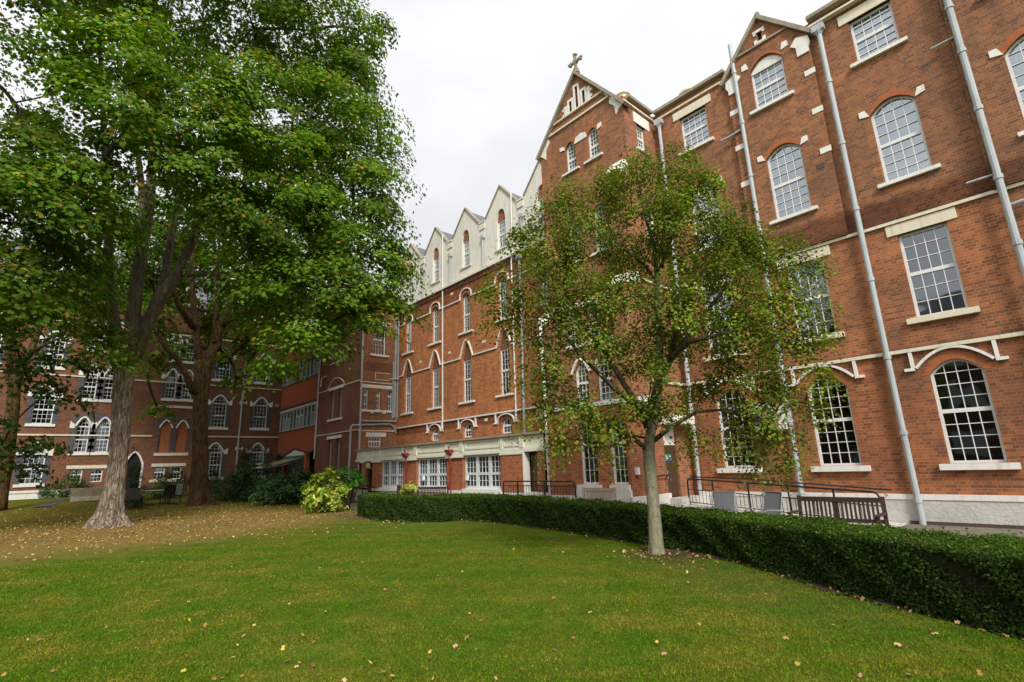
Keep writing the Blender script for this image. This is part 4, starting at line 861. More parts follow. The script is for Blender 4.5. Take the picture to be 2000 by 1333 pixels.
# ================================================================== VEGETATION
def leafmesh(name, mat, C, Nn, size, colr, parent=None, aspect=0.75, shape='quad', kind=None, up=None):
    "many small leaf faces: centres C, normals Nn, sizes, colours"
    n = len(C); C = np.asarray(C, np.float64); Nn = np.asarray(Nn, np.float64)
    Nn /= np.linalg.norm(Nn, axis=1, keepdims=True)+1e-9
    rv = RNG.normal(size=(n,3)) if up is None else up + RNG.normal(size=(n,3))*0.25
    T = rv - (rv*Nn).sum(1, keepdims=True)*Nn; T /= np.linalg.norm(T, axis=1, keepdims=True)+1e-9
    Bv = np.cross(Nn, T); s = np.asarray(size).reshape(-1,1)*np.ones((n,1))
    if shape == 'quad': prof = [(-0.5,0,0),(0.02,-0.5,0.10),(0.5,0,-0.05),(0.02,0.5,0.10)]
    elif shape == 'maple': prof = [(-0.42,0,0),(-0.30,-0.42,-0.04),(0.02,-0.20,0.06),(0.22,-0.50,-0.04),(0.55,0.0,-0.10),(0.22,0.50,-0.04),(0.02,0.20,0.06),(-0.30,0.42,-0.04)]
    else: prof = [(-0.5,0,0),(-0.1,-0.45,0.08),(0.25,-0.32,0.04),(0.5,0,-0.08),(0.25,0.32,0.04),(-0.1,0.45,0.08)]
    k = len(prof); V = np.empty((n,k,3))
    for j, (a, b_, c_) in enumerate(prof): V[:,j,:] = C + s*(a*T + b_*aspect*Bv + c_*Nn)
    me = bpy.data.meshes.new(name); me.vertices.add(n*k); me.vertices.foreach_set('co', V.reshape(-1).astype(np.float32))
    me.loops.add(n*k); me.loops.foreach_set('vertex_index', np.arange(n*k, dtype=np.int32))
    me.polygons.add(n); me.polygons.foreach_set('loop_start', (np.arange(n)*k).astype(np.int32)); me.polygons.foreach_set('loop_total', np.full(n, k, dtype=np.int32))
    me.update(calc_edges=True)
    ca = me.color_attributes.new('leafcol', 'FLOAT_COLOR', 'POINT')
    cc = np.ones((n,k,4), np.float32); cc[:,:,:3] = np.asarray(colr)[:,None,:]; ca.data.foreach_set('color', cc.reshape(-1))
    me.materials.append(mat); o = bpy.data.objects.new(name, me); COL.objects.link(o)
    if parent is not None:
        o.parent = parent
        if parent.parent is None and parent.name not in LOCALROOTS: o.matrix_parent_inverse = Matrix.Translation(-Vector(parent.location))
    if kind: o['kind'] = kind
    return o
def unit(n):
    v = RNG.normal(size=(n,3)); return v/np.linalg.norm(v, axis=1, keepdims=True)
def crown(blobs, density, pad_r, per_pad, inner=0.22, flat=0.4, droop=0.5, bottom_cut=-0.75, keep=None):
    "leaf pads spread over and inside a union of ellipsoids; returns leaf centres, normals, pad centres, pad index"
    pads = []
    for c, r in blobs:
        r = np.array(r, float) if hasattr(r, '__len__') else np.array([r,r,r*0.8]); c = np.array(c, float)
        area = 4*PI*((r[0]*r[1])**1.6/3+(r[0]*r[2])**1.6/3+(r[1]*r[2])**1.6/3)**(1/1.6)
        n = max(3, int(area*density)); d = unit(n*2); d = d[d[:,2] > bottom_cut][:n]
        rad = np.where(RNG.random(len(d)) < inner, RNG.uniform(0.35,0.8,len(d)), RNG.uniform(0.82,1.05,len(d)))
        P = c + d*r*rad[:,None]; out = d.copy()
        ins = np.zeros(len(P))
        for c2, r2 in blobs:
            c2 = np.array(c2, float); 
            if np.allclose(c2, c): continue
            r2 = np.array(r2, float) if hasattr(r2, '__len__') else np.array([r2,r2,r2*0.8])
            ins += (((P-c2)/r2)**2).sum(1) < 0.45
        ok = (ins < 1) | (RNG.random(len(P)) < 0.2)
        for p, o_ in zip(P[ok], out[ok]): pads.append((p, o_))
    if keep is not None: pads = [q for q in pads if keep(q[0])]
    Cs, Ns, Ix = [], [], []
    for i, (p, o_) in enumerate(pads):
        k = max(4, int(per_pad*RNG.uniform(0.55,1.3))); pr = pad_r*RNG.uniform(0.6,1.25)
        a = RNG.uniform(0, 2*PI, k); rr = pr*np.sqrt(RNG.random(k))
        hor = np.array([o_[0], o_[1], 0]); hor = hor/(np.linalg.norm(hor)+1e-6)
        z = -droop*(rr/pr)**2*pr + RNG.normal(size=k)*pr*flat*0.5
        q = np.stack([p[0]+rr*np.cos(a), p[1]+rr*np.sin(a), p[2]+z], 1)
        q[:,2] -= ((q[:,:2]-p[:2])@hor[:2])*0.35
        rad = np.stack([np.cos(a)*rr/pr, np.sin(a)*rr/pr, np.zeros(k)], 1)
        nn = np.array([0,0,0.75]) + 0.55*o_ + 0.75*rad + RNG.normal(size=(k,3))*0.32
        Cs.append(q); Ns.append(nn); Ix.append(np.full(k, i))
    return np.concatenate(Cs), np.concatenate(Ns), [p for p, _ in pads], np.concatenate(Ix)
def leafcols(n, ix, npad, base, yellow, fy=0.03, spread=0.16, padspread=0.32, brown=None, fb=0.0):
    base = np.array(base); c = base[None,:]*(1+RNG.normal(size=(n,1))*spread).clip(0.4,1.8)
    pf = RNG.normal(size=npad)*padspread; c = c*(1+pf[ix])[:,None].clip(0.5,1.7)
    warm = (RNG.random(npad)**8)[ix]*0.8; w = (RNG.random(n) < (fy + warm*0.35)*0.8) ; 
    y = np.array(yellow)[None,:]*(1+RNG.normal(size=(n,1))*0.25).clip(0.5,1.5); c[w] = y[w]*0.8+c[w]*0.2
    tint = RNG.normal(size=n)*0.10; c[:,0] *= 1+tint*1.6
    if brown is not None:
        w = RNG.random(n) < fb; c[w] = np.array(brown)*RNG.uniform(0.6,1.3,(w.sum(),1))
    return c.clip(0.003, 0.9)
def curve_pts(a, b, bend=0.15, n=6, sag=0.0):
    a = Vector(a); b = Vector(b); d = b-a; L_ = d.length; off = Vector((random.gauss(0,1),random.gauss(0,1),random.gauss(0,1)*0.5))*L_*bend
    pts = []
    for i in range(n+1):
        t = i/n; p = a.lerp(b, t) + off*math.sin(PI*t)*0.5 + Vector((0,0,sag*L_*math.sin(PI*t))); pts.append(p)
    return pts
def branches(g, limbs, blobs, pads, r_blob=0.10, r_twig=0.025, frac=0.35, segs=6, maxd=6):
    nodes = [Vector(p) for l in limbs for p in l[1:]]
    hubs = []
    for c, r in sorted(blobs, key=lambda b: min((Vector(b[0])-q).length for q in nodes)):
        c = Vector(c); src = min(nodes, key=lambda q: (q-c).length + 0.6*max(0, q.z-c.z))
        rr = r_blob*min(1.0, 0.5+(src-c).length/8)
        pts = curve_pts(src, c, 0.16, 6, 0.05); g.tube(pts, [rr*(1-0.6*i/6) for i in range(7)], segs); nodes += pts[2:]; hubs += pts[2:]
    for p in pads:
        if random.random() > frac: continue
        p = Vector(p); src = min(hubs, key=lambda q: (q-p).length_squared)
        if (src-p).length > maxd: continue
        g.tube(curve_pts(src, p, 0.14, 4), [r_twig*(1-0.7*i/4) for i in range(5)], 4, cap=False)
def tree(name, label, group, base, limbs, radii, blobs, bark, leafm, base_col, yel, dens, pad_r, per, lsize, flare=None, shape='maple', fy=0.03, seg=14, cat='tree', limbmat=None, twig=None, keep=None, kw={}, bw={}, padspread=0.22):
    t = thing(name, tuple(base), label, cat, group)
    g = MB(); tp, tr_ = [], []
    for i in range(len(limbs[0])-1):
        for k in range(5): tp.append(Vector(limbs[0][i]).lerp(Vector(limbs[0][i+1]), k/5)); tr_.append(radii[0][i]+(radii[0][i+1]-radii[0][i])*k/5)
    tp.append(limbs[0][-1]); tr_.append(radii[0][-1]); g.tube(tp, tr_, 64, 0.008, flare); g.build('trunk', bark, t, smooth=True)
    g = MB()
    for l, r in list(zip(limbs, radii))[1:]: g.tube(l, r, seg, 0.02)
    Cc, Nn, pads, ix = crown(blobs, dens, pad_r, per, keep=keep, **kw)
    g2 = MB(); branches(g2, limbs, blobs, pads, **bw)
    if g.v: g.build('limb', limbmat or bark, t, smooth=True)
    g2.build('branches', twig or M['bark_twig'], t, smooth=True)
    colr = leafcols(len(Cc), ix, len(pads), base_col, yel, fy)
    leafmesh('crown', leafm, Cc, Nn, lsize*RNG.uniform(0.65,1.25,len(Cc)), colr, t, 0.95 if shape == 'maple' else 0.8, shape)
    return t, len(Cc)
def limb_px(pts): return [at(x, y, d) for x, y, d in pts]

# ---- big maple at the left (near one)
b1 = gp(213, 1028); d1 = math.hypot(b1.x, b1.y)
def flare1(i, a, p):
    h = p.z-b1.z
    return 1 + (0.18*math.exp(-h/0.5)+0.05)*math.sin(5*a+1.0) + 0.045*math.sin(9*a+h*1.1) + 0.03*math.sin(14*a-h*1.7) + 0.02*math.sin(21*a+h*3)
FINE = True
tr1 = [at(212,1036,d1), at(213,1022,d1), at(216,1005,d1), at(220,980,d1), at(225,950,d1), at(230,910,d1), at(235,860,d1), at(238,810,d1), at(241,760,d1), at(244,715,d1), at(247,680,d1+0.1)]
rr1 = [0.78,0.60,0.44,0.35,0.31,0.285,0.285,0.29,0.30,0.34,0.33]
L1 = [tr1,
 limb_px([(232,720,d1-.1),(226,660,d1),(218,590,d1),(210,520,d1+.2),(212,460,d1+.3),(206,330,d1+.6),(200,180,d1+1),(190,40,d1+1.2)]),
 limb_px([(248,715,d1-.2),(258,640,d1-.3),(264,580,d1-.3),(275,500,d1-.2),(292,400,d1),(300,280,d1+.2),(310,150,d1+.5),(330,0,d1+1)]),
 limb_px([(262,700,d1),(285,640,d1-.2),(312,585,d1-.4),(350,530,d1-.8),(385,450,d1-1),(410,350,d1-1.2),(450,220,d1-1.5),(500,80,d1-1.5)]),
 limb_px([(300,600,d1-.4),(322,540,d1+.1),(335,460,d1+.4),(352,380,d1+.9),(370,250,d1+1.4),(400,100,d1+2)]),
 limb_px([(345,535,d1-.7),(410,535,d1-1.5),(480,540,d1-2.2),(560,530,d1-3),(640,500,d1-3.2)]),
 limb_px([(214,500,d1+.3),(180,480,d1-.5),(120,455,d1-1.6),(50,440,d1-2.6),(-40,430,d1-3.5)]),
 limb_px([(265,575,d1-.3),(278,480,d1+.6),(280,400,d1+1.2),(270,300,d1+2),(262,180,d1+2.5)])]
R1 = [rr1, [.22,.21,.19,.17,.15,.13,.09,.05], [.27,.25,.24,.22,.19,.15,.10,.05], [.25,.24,.23,.20,.16,.12,.09,.05], [.17,.16,.15,.12,.09,.05], [.15,.13,.11,.08,.04], [.15,.13,.10,.07,.03], [.22,.2,.16,.1,.05]]
def bl(x, y, d, r): return (tuple(at(x, y, d)), (r, r, r*0.78))
B1 = [bl(130,30,23,3.2), bl(300,-40,23,3.4), bl(480,20,22,3.2), bl(610,60,22,2.8), bl(655,150,22.5,2.2), bl(560,-120,22,3.2), bl(380,-180,23,3.4), bl(150,-160,23,3.4),
 bl(265,150,19.5,2.3), bl(250,250,19.5,2.2), bl(390,210,20,2.2), bl(420,300,19.5,2.2), bl(350,330,19,1.7), bl(520,210,21,2.6), bl(640,250,21.5,2.5), bl(690,330,21.5,2.2), bl(560,340,20.5,2.4), bl(690,420,21,2.1), bl(600,450,20.5,2.3), bl(490,430,20,1.9), bl(410,370,19.5,1.5),
 bl(700,510,20.5,2.0), bl(625,560,20,1.9), bl(730,575,20.5,1.4), bl(680,610,20,1.4), bl(550,560,20.5,1.6), bl(600,650,20,1.1), bl(500,520,20.5,1.5), bl(650,660,20,.8),
 bl(60,300,22,2.5), bl(20,420,21,2.2), bl(120,420,21,1.9), bl(90,520,22,1.7), bl(20,560,21.5,1.8), bl(170,410,20,1.3), bl(190,330,21,1.7), bl(-60,120,23,2.6), bl(-60,350,22,2.6),
 bl(560,690,20.5,.8), bl(215,672,22.0,.75), bl(185,655,22.5,.6), bl(700,60,22.5,1.6), bl(735,220,22.3,1.2), bl(745,300,22,1.1), bl(755,470,21,1.0)]
def keep1(p):
    # openings where the sky shows at the upper left
    q = RM.T @ (np.array(p)-np.array([0,0,EYE])); x = 1000+FPX*q[0]/q[2]; y = 666.5+FPX*q[1]/q[2]
    return not (((x-35)/75)**2+((y-165)/60)**2 < 1 and np.random.random() < 0.92)
GREEN1 = (0.092,0.165,0.011); YEL = (0.42,0.23,0.03)
t1, n1_ = tree('maple_tree', 'huge maple with pale flaking bark and a leaning forked trunk, nearest tree on the left', None, b1, L1, R1, B1, M['bark1'], M['leaf'], GREEN1, YEL, 0.58, 0.95, 165, 0.145, flare1, limbmat=M['bark_limb'], keep=keep1, fy=0.012, bw=dict(r_blob=0.10, r_twig=0.03, frac=0.3))

# ---- second maple behind it
b2 = gp(390, 986); d2 = math.hypot(b2.x, b2.y)
def flare2(i, a, p):
    h = p.z-b2.z
    return 1 + (0.22*math.exp(-h/0.5)+0.05)*math.sin(4*a) + 0.05*math.sin(3*a+h*2.1) + 0.05*math.sin(5*a-h*3.3) + 0.02*math.sin(13*a+h*4)
tr2 = [at(388,990,d2), at(388,978,d2), at(390,955,d2), at(391,900,d2), at(391,850,d2), at(392,790,d2), at(394,740,d2), at(396,705,d2)]
rr2 = [0.58,0.49,0.42,0.365,0.335,0.33,0.37,0.35]
L2 = [tr2,
 limb_px([(380,770,d2-.2),(362,730,d2-.4),(345,700,d2-.5),(325,680,d2-.8),(308,655,d2-1),(290,620,d2-1.3)]),
 limb_px([(400,730,d2),(412,690,d2+.2),(430,640,d2+.3),(450,590,d2+.5),(478,530,d2+.6),(500,480,d2+1),(520,400,d2+1.5)]),
 limb_px([(390,725,d2),(384,660,d2+.2),(378,600,d2+.3),(374,540,d2+.5),(378,460,d2+.8),(385,360,d2+1)]),
 limb_px([(418,670,d2),(422,610,d2+1),(424,540,d2+1.5),(430,450,d2+2)]),
 limb_px([(432,636,d2+.3),(470,610,d2-.5),(520,600,d2-1.2),(570,590,d2-2)]),
 limb_px([(378,640,d2),(350,600,d2-1),(335,560,d2-1.6),(322,540,d2-2)])]
R2 = [rr2, [.17,.15,.14,.12,.10,.06], [.25,.23,.21,.18,.15,.11,.07], [.19,.17,.15,.14,.10,.06], [.14,.12,.10,.06], [.2,.17,.13,.06], [.18,.15,.1,.05]]
B2 = [bl(470,480,37,3.0), bl(400,420,38,3.2), bl(550,560,36,2.4), bl(330,470,37,2.6), bl(520,640,35.5,1.7), bl(470,690,36,1.2), bl(450,600,38,1.4), bl(330,600,35.5,1.5), bl(330,690,35.5,1.0), bl(290,720,35.5,.8), bl(280,540,37,2.2), bl(560,400,38,3.0), bl(600,660,34.5,1.4), bl(560,720,34.5,.7), bl(500,730,35,.8), bl(300,640,36,.9), bl(250,480,38,2.6), bl(620,500,36,2.6), bl(180,560,38,2.0), bl(460,740,35.5,.6), bl(420,500,40,3.2), bl(500,560,40,3.0), bl(350,560,40,2.4), bl(240,560,40,2.2), bl(440,640,40,1.6), bl(640,580,37,2.2), bl(300,440,40,3.0), bl(540,620,38,1.8), bl(310,800,36,.35), bl(430,690,36,.7)]
t2, n2_ = tree('maple_tree', 'second maple with dark brown bark behind the pale barked one, forking low on its left', None, b2, L2, R2, B2, M['bark2'], M['leaf'], (0.085,0.150,0.010), YEL, 0.50, 1.0, 80, 0.20, flare2, limbmat=M['bark2'], bw=dict(r_blob=0.13, r_twig=0.04, frac=0.35))

# ---- shaded tree at the left edge
b3 = gp(-20, 998); d3 = math.hypot(b3.x, b3.y)
tr3 = [at(-10,1000,d3), at(2,950,d3), at(15,880,d3), at(25,800,d3), at(28,740,d3), at(30,700,d3)]
L3 = [tr3, limb_px([(27,745,d3),(20,680,d3),(18,610,d3),(22,520,d3)]), limb_px([(28,760,d3),(45,715,d3),(62,680,d3+.2),(78,640,d3+.3),(90,600,d3)]), limb_px([(62,690,d3),(90,672,d3-.5),(120,660,d3-1)])]
R3 = [[.42,.30,.27,.26,.24,.2],[.22,.2,.18,.1],[.18,.17,.15,.13,.08],[.09,.07,.04]]
B3 = [bl(20,640,27,1.6), bl(-20,720,26.5,1.5), bl(60,600,27,1.5), bl(25,830,26,1.3), bl(-10,900,26,1.2), bl(120,690,26,1.0), bl(150,610,26.5,1.3), bl(115,760,26,.7), bl(15,540,27,2.0), bl(90,540,28,1.8), bl(55,745,26.5,.9), bl(150,560,27,1.3), bl(40,890,25.5,.6)]
t3, n3_ = tree('broadleaf_tree', 'shaded dark leaved tree at the left edge of the lawn, its foliage hanging low', None, b3, L3, R3, B3, M['bark2'], M['leaf'], (0.045,0.085,0.014), YEL, 0.62, 0.75, 40, 0.19, None, limbmat=M['bark2'], bw=dict(r_blob=0.07, r_twig=0.025, frac=0.4))

# ---- birch in front of the hedge
b4 = gp(1282, 1080); d4 = math.hypot(b4.x, b4.y)
def flare4(i, a, p):
    h = p.z-b4.z
    return 1 + 0.10*math.exp(-h/0.15)*math.sin(5*a) + 0.012*math.sin(7*a+h*9)
tr4 = [at(1284,1086,d4), at(1282,1070,d4), at(1281,1050,d4), at(1278,1010,d4), at(1274,960,d4), at(1270,920,d4), at(1267,885,d4), at(1270,850,d4+.02), at(1281,790,d4+.05), at(1287,730,d4+.1), at(1288,660,d4+.1), at(1284,600,d4), at(1283,540,d4)]
rr4 = [.165,.142,.128,.118,.112,.108,.112,.095,.095,.088,.078,.066,.055]
def lp(*p): return limb_px(p)
L4 = [tr4,
 lp((1270,800,d4),(1290,745,d4-.1),(1312,695,d4-.3),(1345,668,d4-.5),(1400,655,d4-.8),(1460,640,d4-1)),
 lp((1305,705,d4-.3),(1325,640,d4-.4),(1350,560,d4-.5),(1362,490,d4-.5),(1366,430,d4-.4)),
 lp((1272,850,d4),(1245,790,d4+.1),(1215,745,d4+.2),(1190,700,d4+.3),(1165,650,d4+.4),(1140,600,d4+.5)),
 lp((1265,880,d4),(1235,855,d4-.2),(1190,830,d4-.5),(1130,800,d4-.8),(1080,770,d4-1)),
 lp((1272,865,d4),(1310,835,d4),(1360,805,d4+.1),(1420,800,d4+.1),(1500,830,d4)),
 lp((1284,560,d4),(1262,520,d4-.1),(1235,500,d4-.2),(1200,470,d4-.3),(1180,420,d4-.4)),
 lp((1283,545,d4),(1278,480,d4),(1262,430,d4+.1),(1250,370,d4+.1),(1240,320,d4+.1)),
 lp((1283,540,d4),(1300,500,d4+.1),(1320,440,d4+.2),(1345,380,d4+.3)),
 lp((1250,800,d4-.1),(1200,760,d4-.6),(1130,690,d4-1.1),(1080,620,d4-1.5),(1050,560,d4-1.7)),
 lp((1310,700,d4-.4),(1370,620,d4-.2),(1420,560,d4),(1470,520,d4+.2),(1530,500,d4+.3)),
 lp((1190,700,d4+.3),(1140,640,d4-.2),(1100,560,d4-.4),(1110,470,d4-.6),(1115,410,d4-.7)),
 lp((1280,860,d4),(1230,850,d4+.3),(1180,880,d4+.4),(1130,868,d4+.5)),
 lp((1362,490,d4-.5),(1400,440,d4-.6),(1440,400,d4-.7))]
R4 = [rr4,[.085,.075,.062,.048,.035,.015],[.055,.045,.038,.028,.015],[.075,.066,.055,.045,.034,.02],[.05,.042,.034,.026,.013],[.05,.042,.033,.024,.012],[.04,.034,.03,.02,.01],[.045,.038,.03,.022,.01],[.04,.032,.022,.012],[.05,.042,.032,.024,.012],[.045,.038,.03,.022,.012],[.045,.038,.03,.022,.012],[.025,.02,.014,.008],[.03,.02,.01]]
B4 = [bl(1240,330,d4,.55), bl(1310,330,d4+.2,.6), bl(1365,360,d4,.62), bl(1180,370,d4-.2,.55), bl(1110,390,d4-.4,.5), bl(1065,430,d4-.6,.45), bl(1250,420,d4-.5,.75), bl(1340,440,d4-.6,.8), bl(1420,430,d4,.6), bl(1150,450,d4-.5,.65), bl(1080,500,d4-.8,.6),
 bl(1440,500,d4+.1,.65), bl(1500,480,d4+.3,.5), bl(1550,520,d4+.4,.5), bl(1230,500,d4+.5,.7), bl(1380,540,d4-.7,.75), bl(1300,600,d4-.9,.7), bl(1200,580,d4-.8,.7), bl(1120,570,d4-1,.65), bl(1030,560,d4-1.2,.55), bl(980,560,d4-1.3,.45), bl(975,630,d4-1.2,.35),
 bl(1480,590,d4-.2,.7), bl(1560,600,d4+.3,.55), bl(1585,660,d4+.4,.35), bl(1430,640,d4-.8,.6), bl(1530,680,d4,.5), bl(1080,640,d4-1,.6), bl(1160,660,d4-.9,.5), bl(1060,720,d4-1,.55), bl(1230,680,d4+.6,.6), bl(1350,650,d4+.6,.7),
 bl(1120,790,d4-.8,.5), bl(1050,800,d4-.8,.4), bl(1180,820,d4-.6,.5), bl(1230,790,d4-.6,.4), bl(1090,860,d4-.6,.38), bl(1170,870,d4-.4,.3), bl(1420,730,d4-.4,.5), bl(1370,760,d4+.4,.45), bl(1460,800,d4-.1,.5), bl(1540,770,d4+.2,.42), bl(1590,800,d4+.4,.3), bl(1590,740,d4+.3,.35),
 bl(1520,850,d4+.1,.38), bl(1440,860,d4,.35), bl(1350,850,d4-.3,.3), bl(1545,900,d4+.2,.25), bl(1300,790,d4-.7,.35), bl(1010,470,d4-1,.35), bl(1480,900,d4,.2), bl(1270,720,d4-.9,.35), bl(1500,740,d4,.35)]
GB = (0.125,0.170,0.016)
t4, n4_ = tree('birch_tree', 'slender birch with pale grey trunk standing on the lawn in front of the clipped hedge', None, b4, L4, R4, B4, M['bark_birch'], M['leaf_b'], GB, (0.36,0.20,0.04), 6.4, 0.30, 82, 0.062, flare4, shape='quad', fy=0.012, twig=M['bark_twig'], limbmat=M['bark_blim'], kw=dict(droop=0.9, flat=0.9, inner=0.3), bw=dict(r_blob=0.022, r_twig=0.007, frac=0.5, segs=5))
print('leaves', n1_, n2_, n3_, n4_)

# ---- clipped hedge
hb_ = [(-19.5,9.15),(-17.8,8.75),(-16.1,8.62),(-15.0,8.95),(-14.35,9.55),(-14.2,10.25),(-13.2,10.45),(-11.3,10.25),(-9.5,9.98),(-7.9,9.68),(-6.7,9.34),(-5.6,9.08),(-4.8,8.85),(-3.9,8.42),(-3.2,8.0),(-2.5,7.55),(-1.8,7.20),(-1.1,6.86),(-0.3,6.5),(0.8,6.1),(2.6,5.4),(5.0,4.6)]
bk_ = [(-19.3,10.1),(-17.7,9.75),(-16.2,9.62),(-15.5,9.95),(-15.2,10.5),(-14.6,11.35),(-13.1,11.45),(-11.2,11.25),(-9.3,10.98),(-7.6,10.66),(-6.3,10.3),(-5.2,10.05),(-4.3,9.78),(-3.3,9.32),(-2.5,8.88),(-1.8,8.45),(-1.15,8.1),(-0.5,7.8),(0.2,7.5),(1.2,7.1),(3.0,6.4),(5.4,5.6)]
def hz(i, n): return 0.735 - 0.085*min(1, max(0, (i-4))/6) + 0.045*min(1, max(0, i-12)/5)
Hd = thing('clipped_hedge', (-8, 9.6, 0), 'long low clipped dark green hedge dividing the lawn from the paved strip', 'hedge')
g = MB(); n = len(hb_); vs = []
for i in range(n):
    a = Vector(hb_[i]+(0,)); b_ = Vector(bk_[i]+(0,)); h = hz(i, n); k = (b_-a)
    vs += [a+k*0.04, a+k*0.03+Vector((0,0,h-0.06)), a+k*0.10+Vector((0,0,h-0.02)), b_-k*0.10+Vector((0,0,h-0.02)), b_-k*0.03+Vector((0,0,h-0.06)), b_-k*0.03]
g.add(vs, [(i*6+k, (i+1)*6+k, (i+1)*6+k+1, i*6+k+1) for i in range(n-1) for k in range(5)] + [(0,1,2,3,4,5), tuple(range(6*n-1,6*n-7,-1))]); g.build('hedge_core', M['core'], Hd)
Cc, Nn, Sz, Tp = [], [], [], []
for i in range(n-1):
    a0, a1, c0, c1 = (np.array(q+(0,)) for q in (hb_[i], hb_[i+1], bk_[i], bk_[i+1])); h0, h1 = hz(i,n), hz(i+1,n)
    L_ = np.linalg.norm(a1-a0); near = max(0, min(1, (i-6)/10)); d_ = 3300 + 4600*near; sz = 0.052 - 0.021*near
    for face, area in (('f', L_*h0), ('t', L_*1.0), ('e', (1.0*h0 if i == 0 else 0))):
        m_ = int(area*d_*(1.1 if face == 't' else 1))
        if not m_: continue
        t = RNG.random(m_); s_ = RNG.random(m_); dv = RNG.normal(size=m_)*0.022
        A_ = a0+(a1-a0)*t[:,None]; Cq = c0+(c1-c0)*t[:,None]; hh = h0+(h1-h0)*t; K = Cq-A_; K = K/np.linalg.norm(K,axis=1,keepdims=True)
        lump = 0.035*np.sin(A_[:,0]*4.1+s_*5)*np.sin(A_[:,0]*1.7+1)+0.03*np.sin(A_[:,0]*9+s_*9)
        if face == 'f': P = A_ + K*(dv+lump)[:,None]; P[:,2] = s_*hh; nn = -K*0.75 + np.array([0,0,0.35])
        elif face == 't': P = A_ + (Cq-A_)*s_[:,None]; P[:,2] = hh+dv*0.8+lump*0.5+(RNG.random(m_)<0.06)*np.abs(RNG.normal(size=m_))*0.04 - 0.05*(np.abs(s_-0.5)*2)**6; nn = np.tile([0,0,1.0], (m_,1))
        else: P = a0+(c0-a0)*s_[:,None]; P[:,2] = t*hh; P[:,0] += dv; nn = np.tile([-1.0,0,0.3],(m_,1))
        Tp.append(np.full(m_, 1.0 if face == 't' else 0.0)); Cc.append(P); Nn.append(nn + RNG.normal(size=(m_,3))*0.55); Sz.append(sz*RNG.uniform(0.7,1.3,m_))
Cc = np.concatenate(Cc); Nn = np.concatenate(Nn); Sz = np.concatenate(Sz); m_ = len(Cc)
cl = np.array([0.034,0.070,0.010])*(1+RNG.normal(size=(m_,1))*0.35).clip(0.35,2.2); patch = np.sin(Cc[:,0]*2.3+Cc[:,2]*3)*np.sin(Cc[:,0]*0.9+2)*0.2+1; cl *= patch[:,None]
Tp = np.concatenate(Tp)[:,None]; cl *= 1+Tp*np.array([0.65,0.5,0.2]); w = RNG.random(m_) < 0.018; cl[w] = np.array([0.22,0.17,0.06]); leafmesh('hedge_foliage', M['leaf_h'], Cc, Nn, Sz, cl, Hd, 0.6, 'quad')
print('hedge', m_)

# ---- shrubs
def shrub(name, label, cat, base, blobs, col, yel, size, dens, per, pad_r=0.22, shape='quad', stems=4, aspect=0.6, fy=0.02, group=None, kw={}, upn=None):
    t = thing(name, tuple(base), label, cat, group)
    Cc, Nn, pads, ix = crown(blobs, dens, pad_r, per, **dict(dict(bottom_cut=-0.95, flat=0.8, droop=0.3), **kw))
    ok = Cc[:,2] > base.z+0.02; Cc, Nn, ix = Cc[ok], Nn[ok], ix[ok]
    leafmesh('foliage', M['leaf_s'], Cc, Nn, size*RNG.uniform(0.6,1.3,len(Cc)), leafcols(len(Cc), ix, len(pads), col, yel, fy), t, aspect, shape)
    g = MB()
    for c, r in blobs[:max(stems,1)]:
        for _ in range(2 if stems > 1 else 1):
            s = Vector(base)+Vector((random.gauss(0,.08),random.gauss(0,.08),0)); g.tube(curve_pts(s, Vector(c), 0.12, 5), [0.03-0.004*i for i in range(6)], 6)
    g.build('stems', M['bark_twig'], t, smooth=True); return t
def sb(x, y, d, r, k=0.85): return (tuple(at(x, y, d)), (r, r, r*k))
q = gp(632, 1002); dq = math.hypot(q.x, q.y)-0.0; qq = at(632,1000,dq+0.4); base = Vector((qq.x,qq.y,float(terrain(qq.x))))
shrub('spotted_laurel', 'bright yellow green variegated shrub at the left end of the hedge', 'shrub', base, [sb(632,955,dq+.5,.70), sb(612,970,dq+.4,.50), sb(652,972,dq+.4,.48), sb(600,955,dq+.6,.38), sb(664,950,dq+.6,.38), sb(640,930,dq+.7,.40), sb(615,985,dq+.3,.35), sb(650,990,dq+.3,.33)], (0.22,0.31,0.03), (0.52,0.54,0.10), 0.21, 5.2, 20, 0.27, 'leaf', 5, 0.40, 0.32)
q2 = gp(678, 994); dq2 = math.hypot(q2.x, q2.y)
shrub('small_tree', 'small multi stemmed shrub with a rounded glossy green top beside the variegated shrub', 'shrub', q2, [sb(678,925,dq2,.46,.6), sb(655,932,dq2,.30,.6), sb(700,935,dq2,.34,.6), sb(680,945,dq2-.2,.34,.6)], (0.06,0.19,0.02), (0.2,0.3,0.05), 0.17, 8, 34, 0.22, 'leaf', 4, 0.4, 0.02)
for (x, yb, tops, lab, col, sz) in [
 (565, 985, [(545,950,.75),(585,945,.70),(520,958,.6),(600,955,.65),(560,962,.7),(615,950,.5),(590,930,.40)], 'dark green evergreen shrub with hand shaped leaves left of the variegated shrub', (0.035,0.085,0.02), 0.22),
 (482, 980, [(480,945,.8),(505,950,.6),(455,945,.6),(480,960,.7),(470,925,.5)], 'dark rounded shrub between the second maple and the terracotta wall', (0.030,0.065,0.016), 0.15)]:
    q = gp(x, yb); dd_ = math.hypot(q.x, q.y); shrub('evergreen_shrub', lab, 'shrub', q, [sb(a, b_, dd_+.3, r) for a, b_, r in tops], col, (0.12,0.2,0.04), sz, 4.6, 32, 0.34, 'leaf', 5, 0.45)
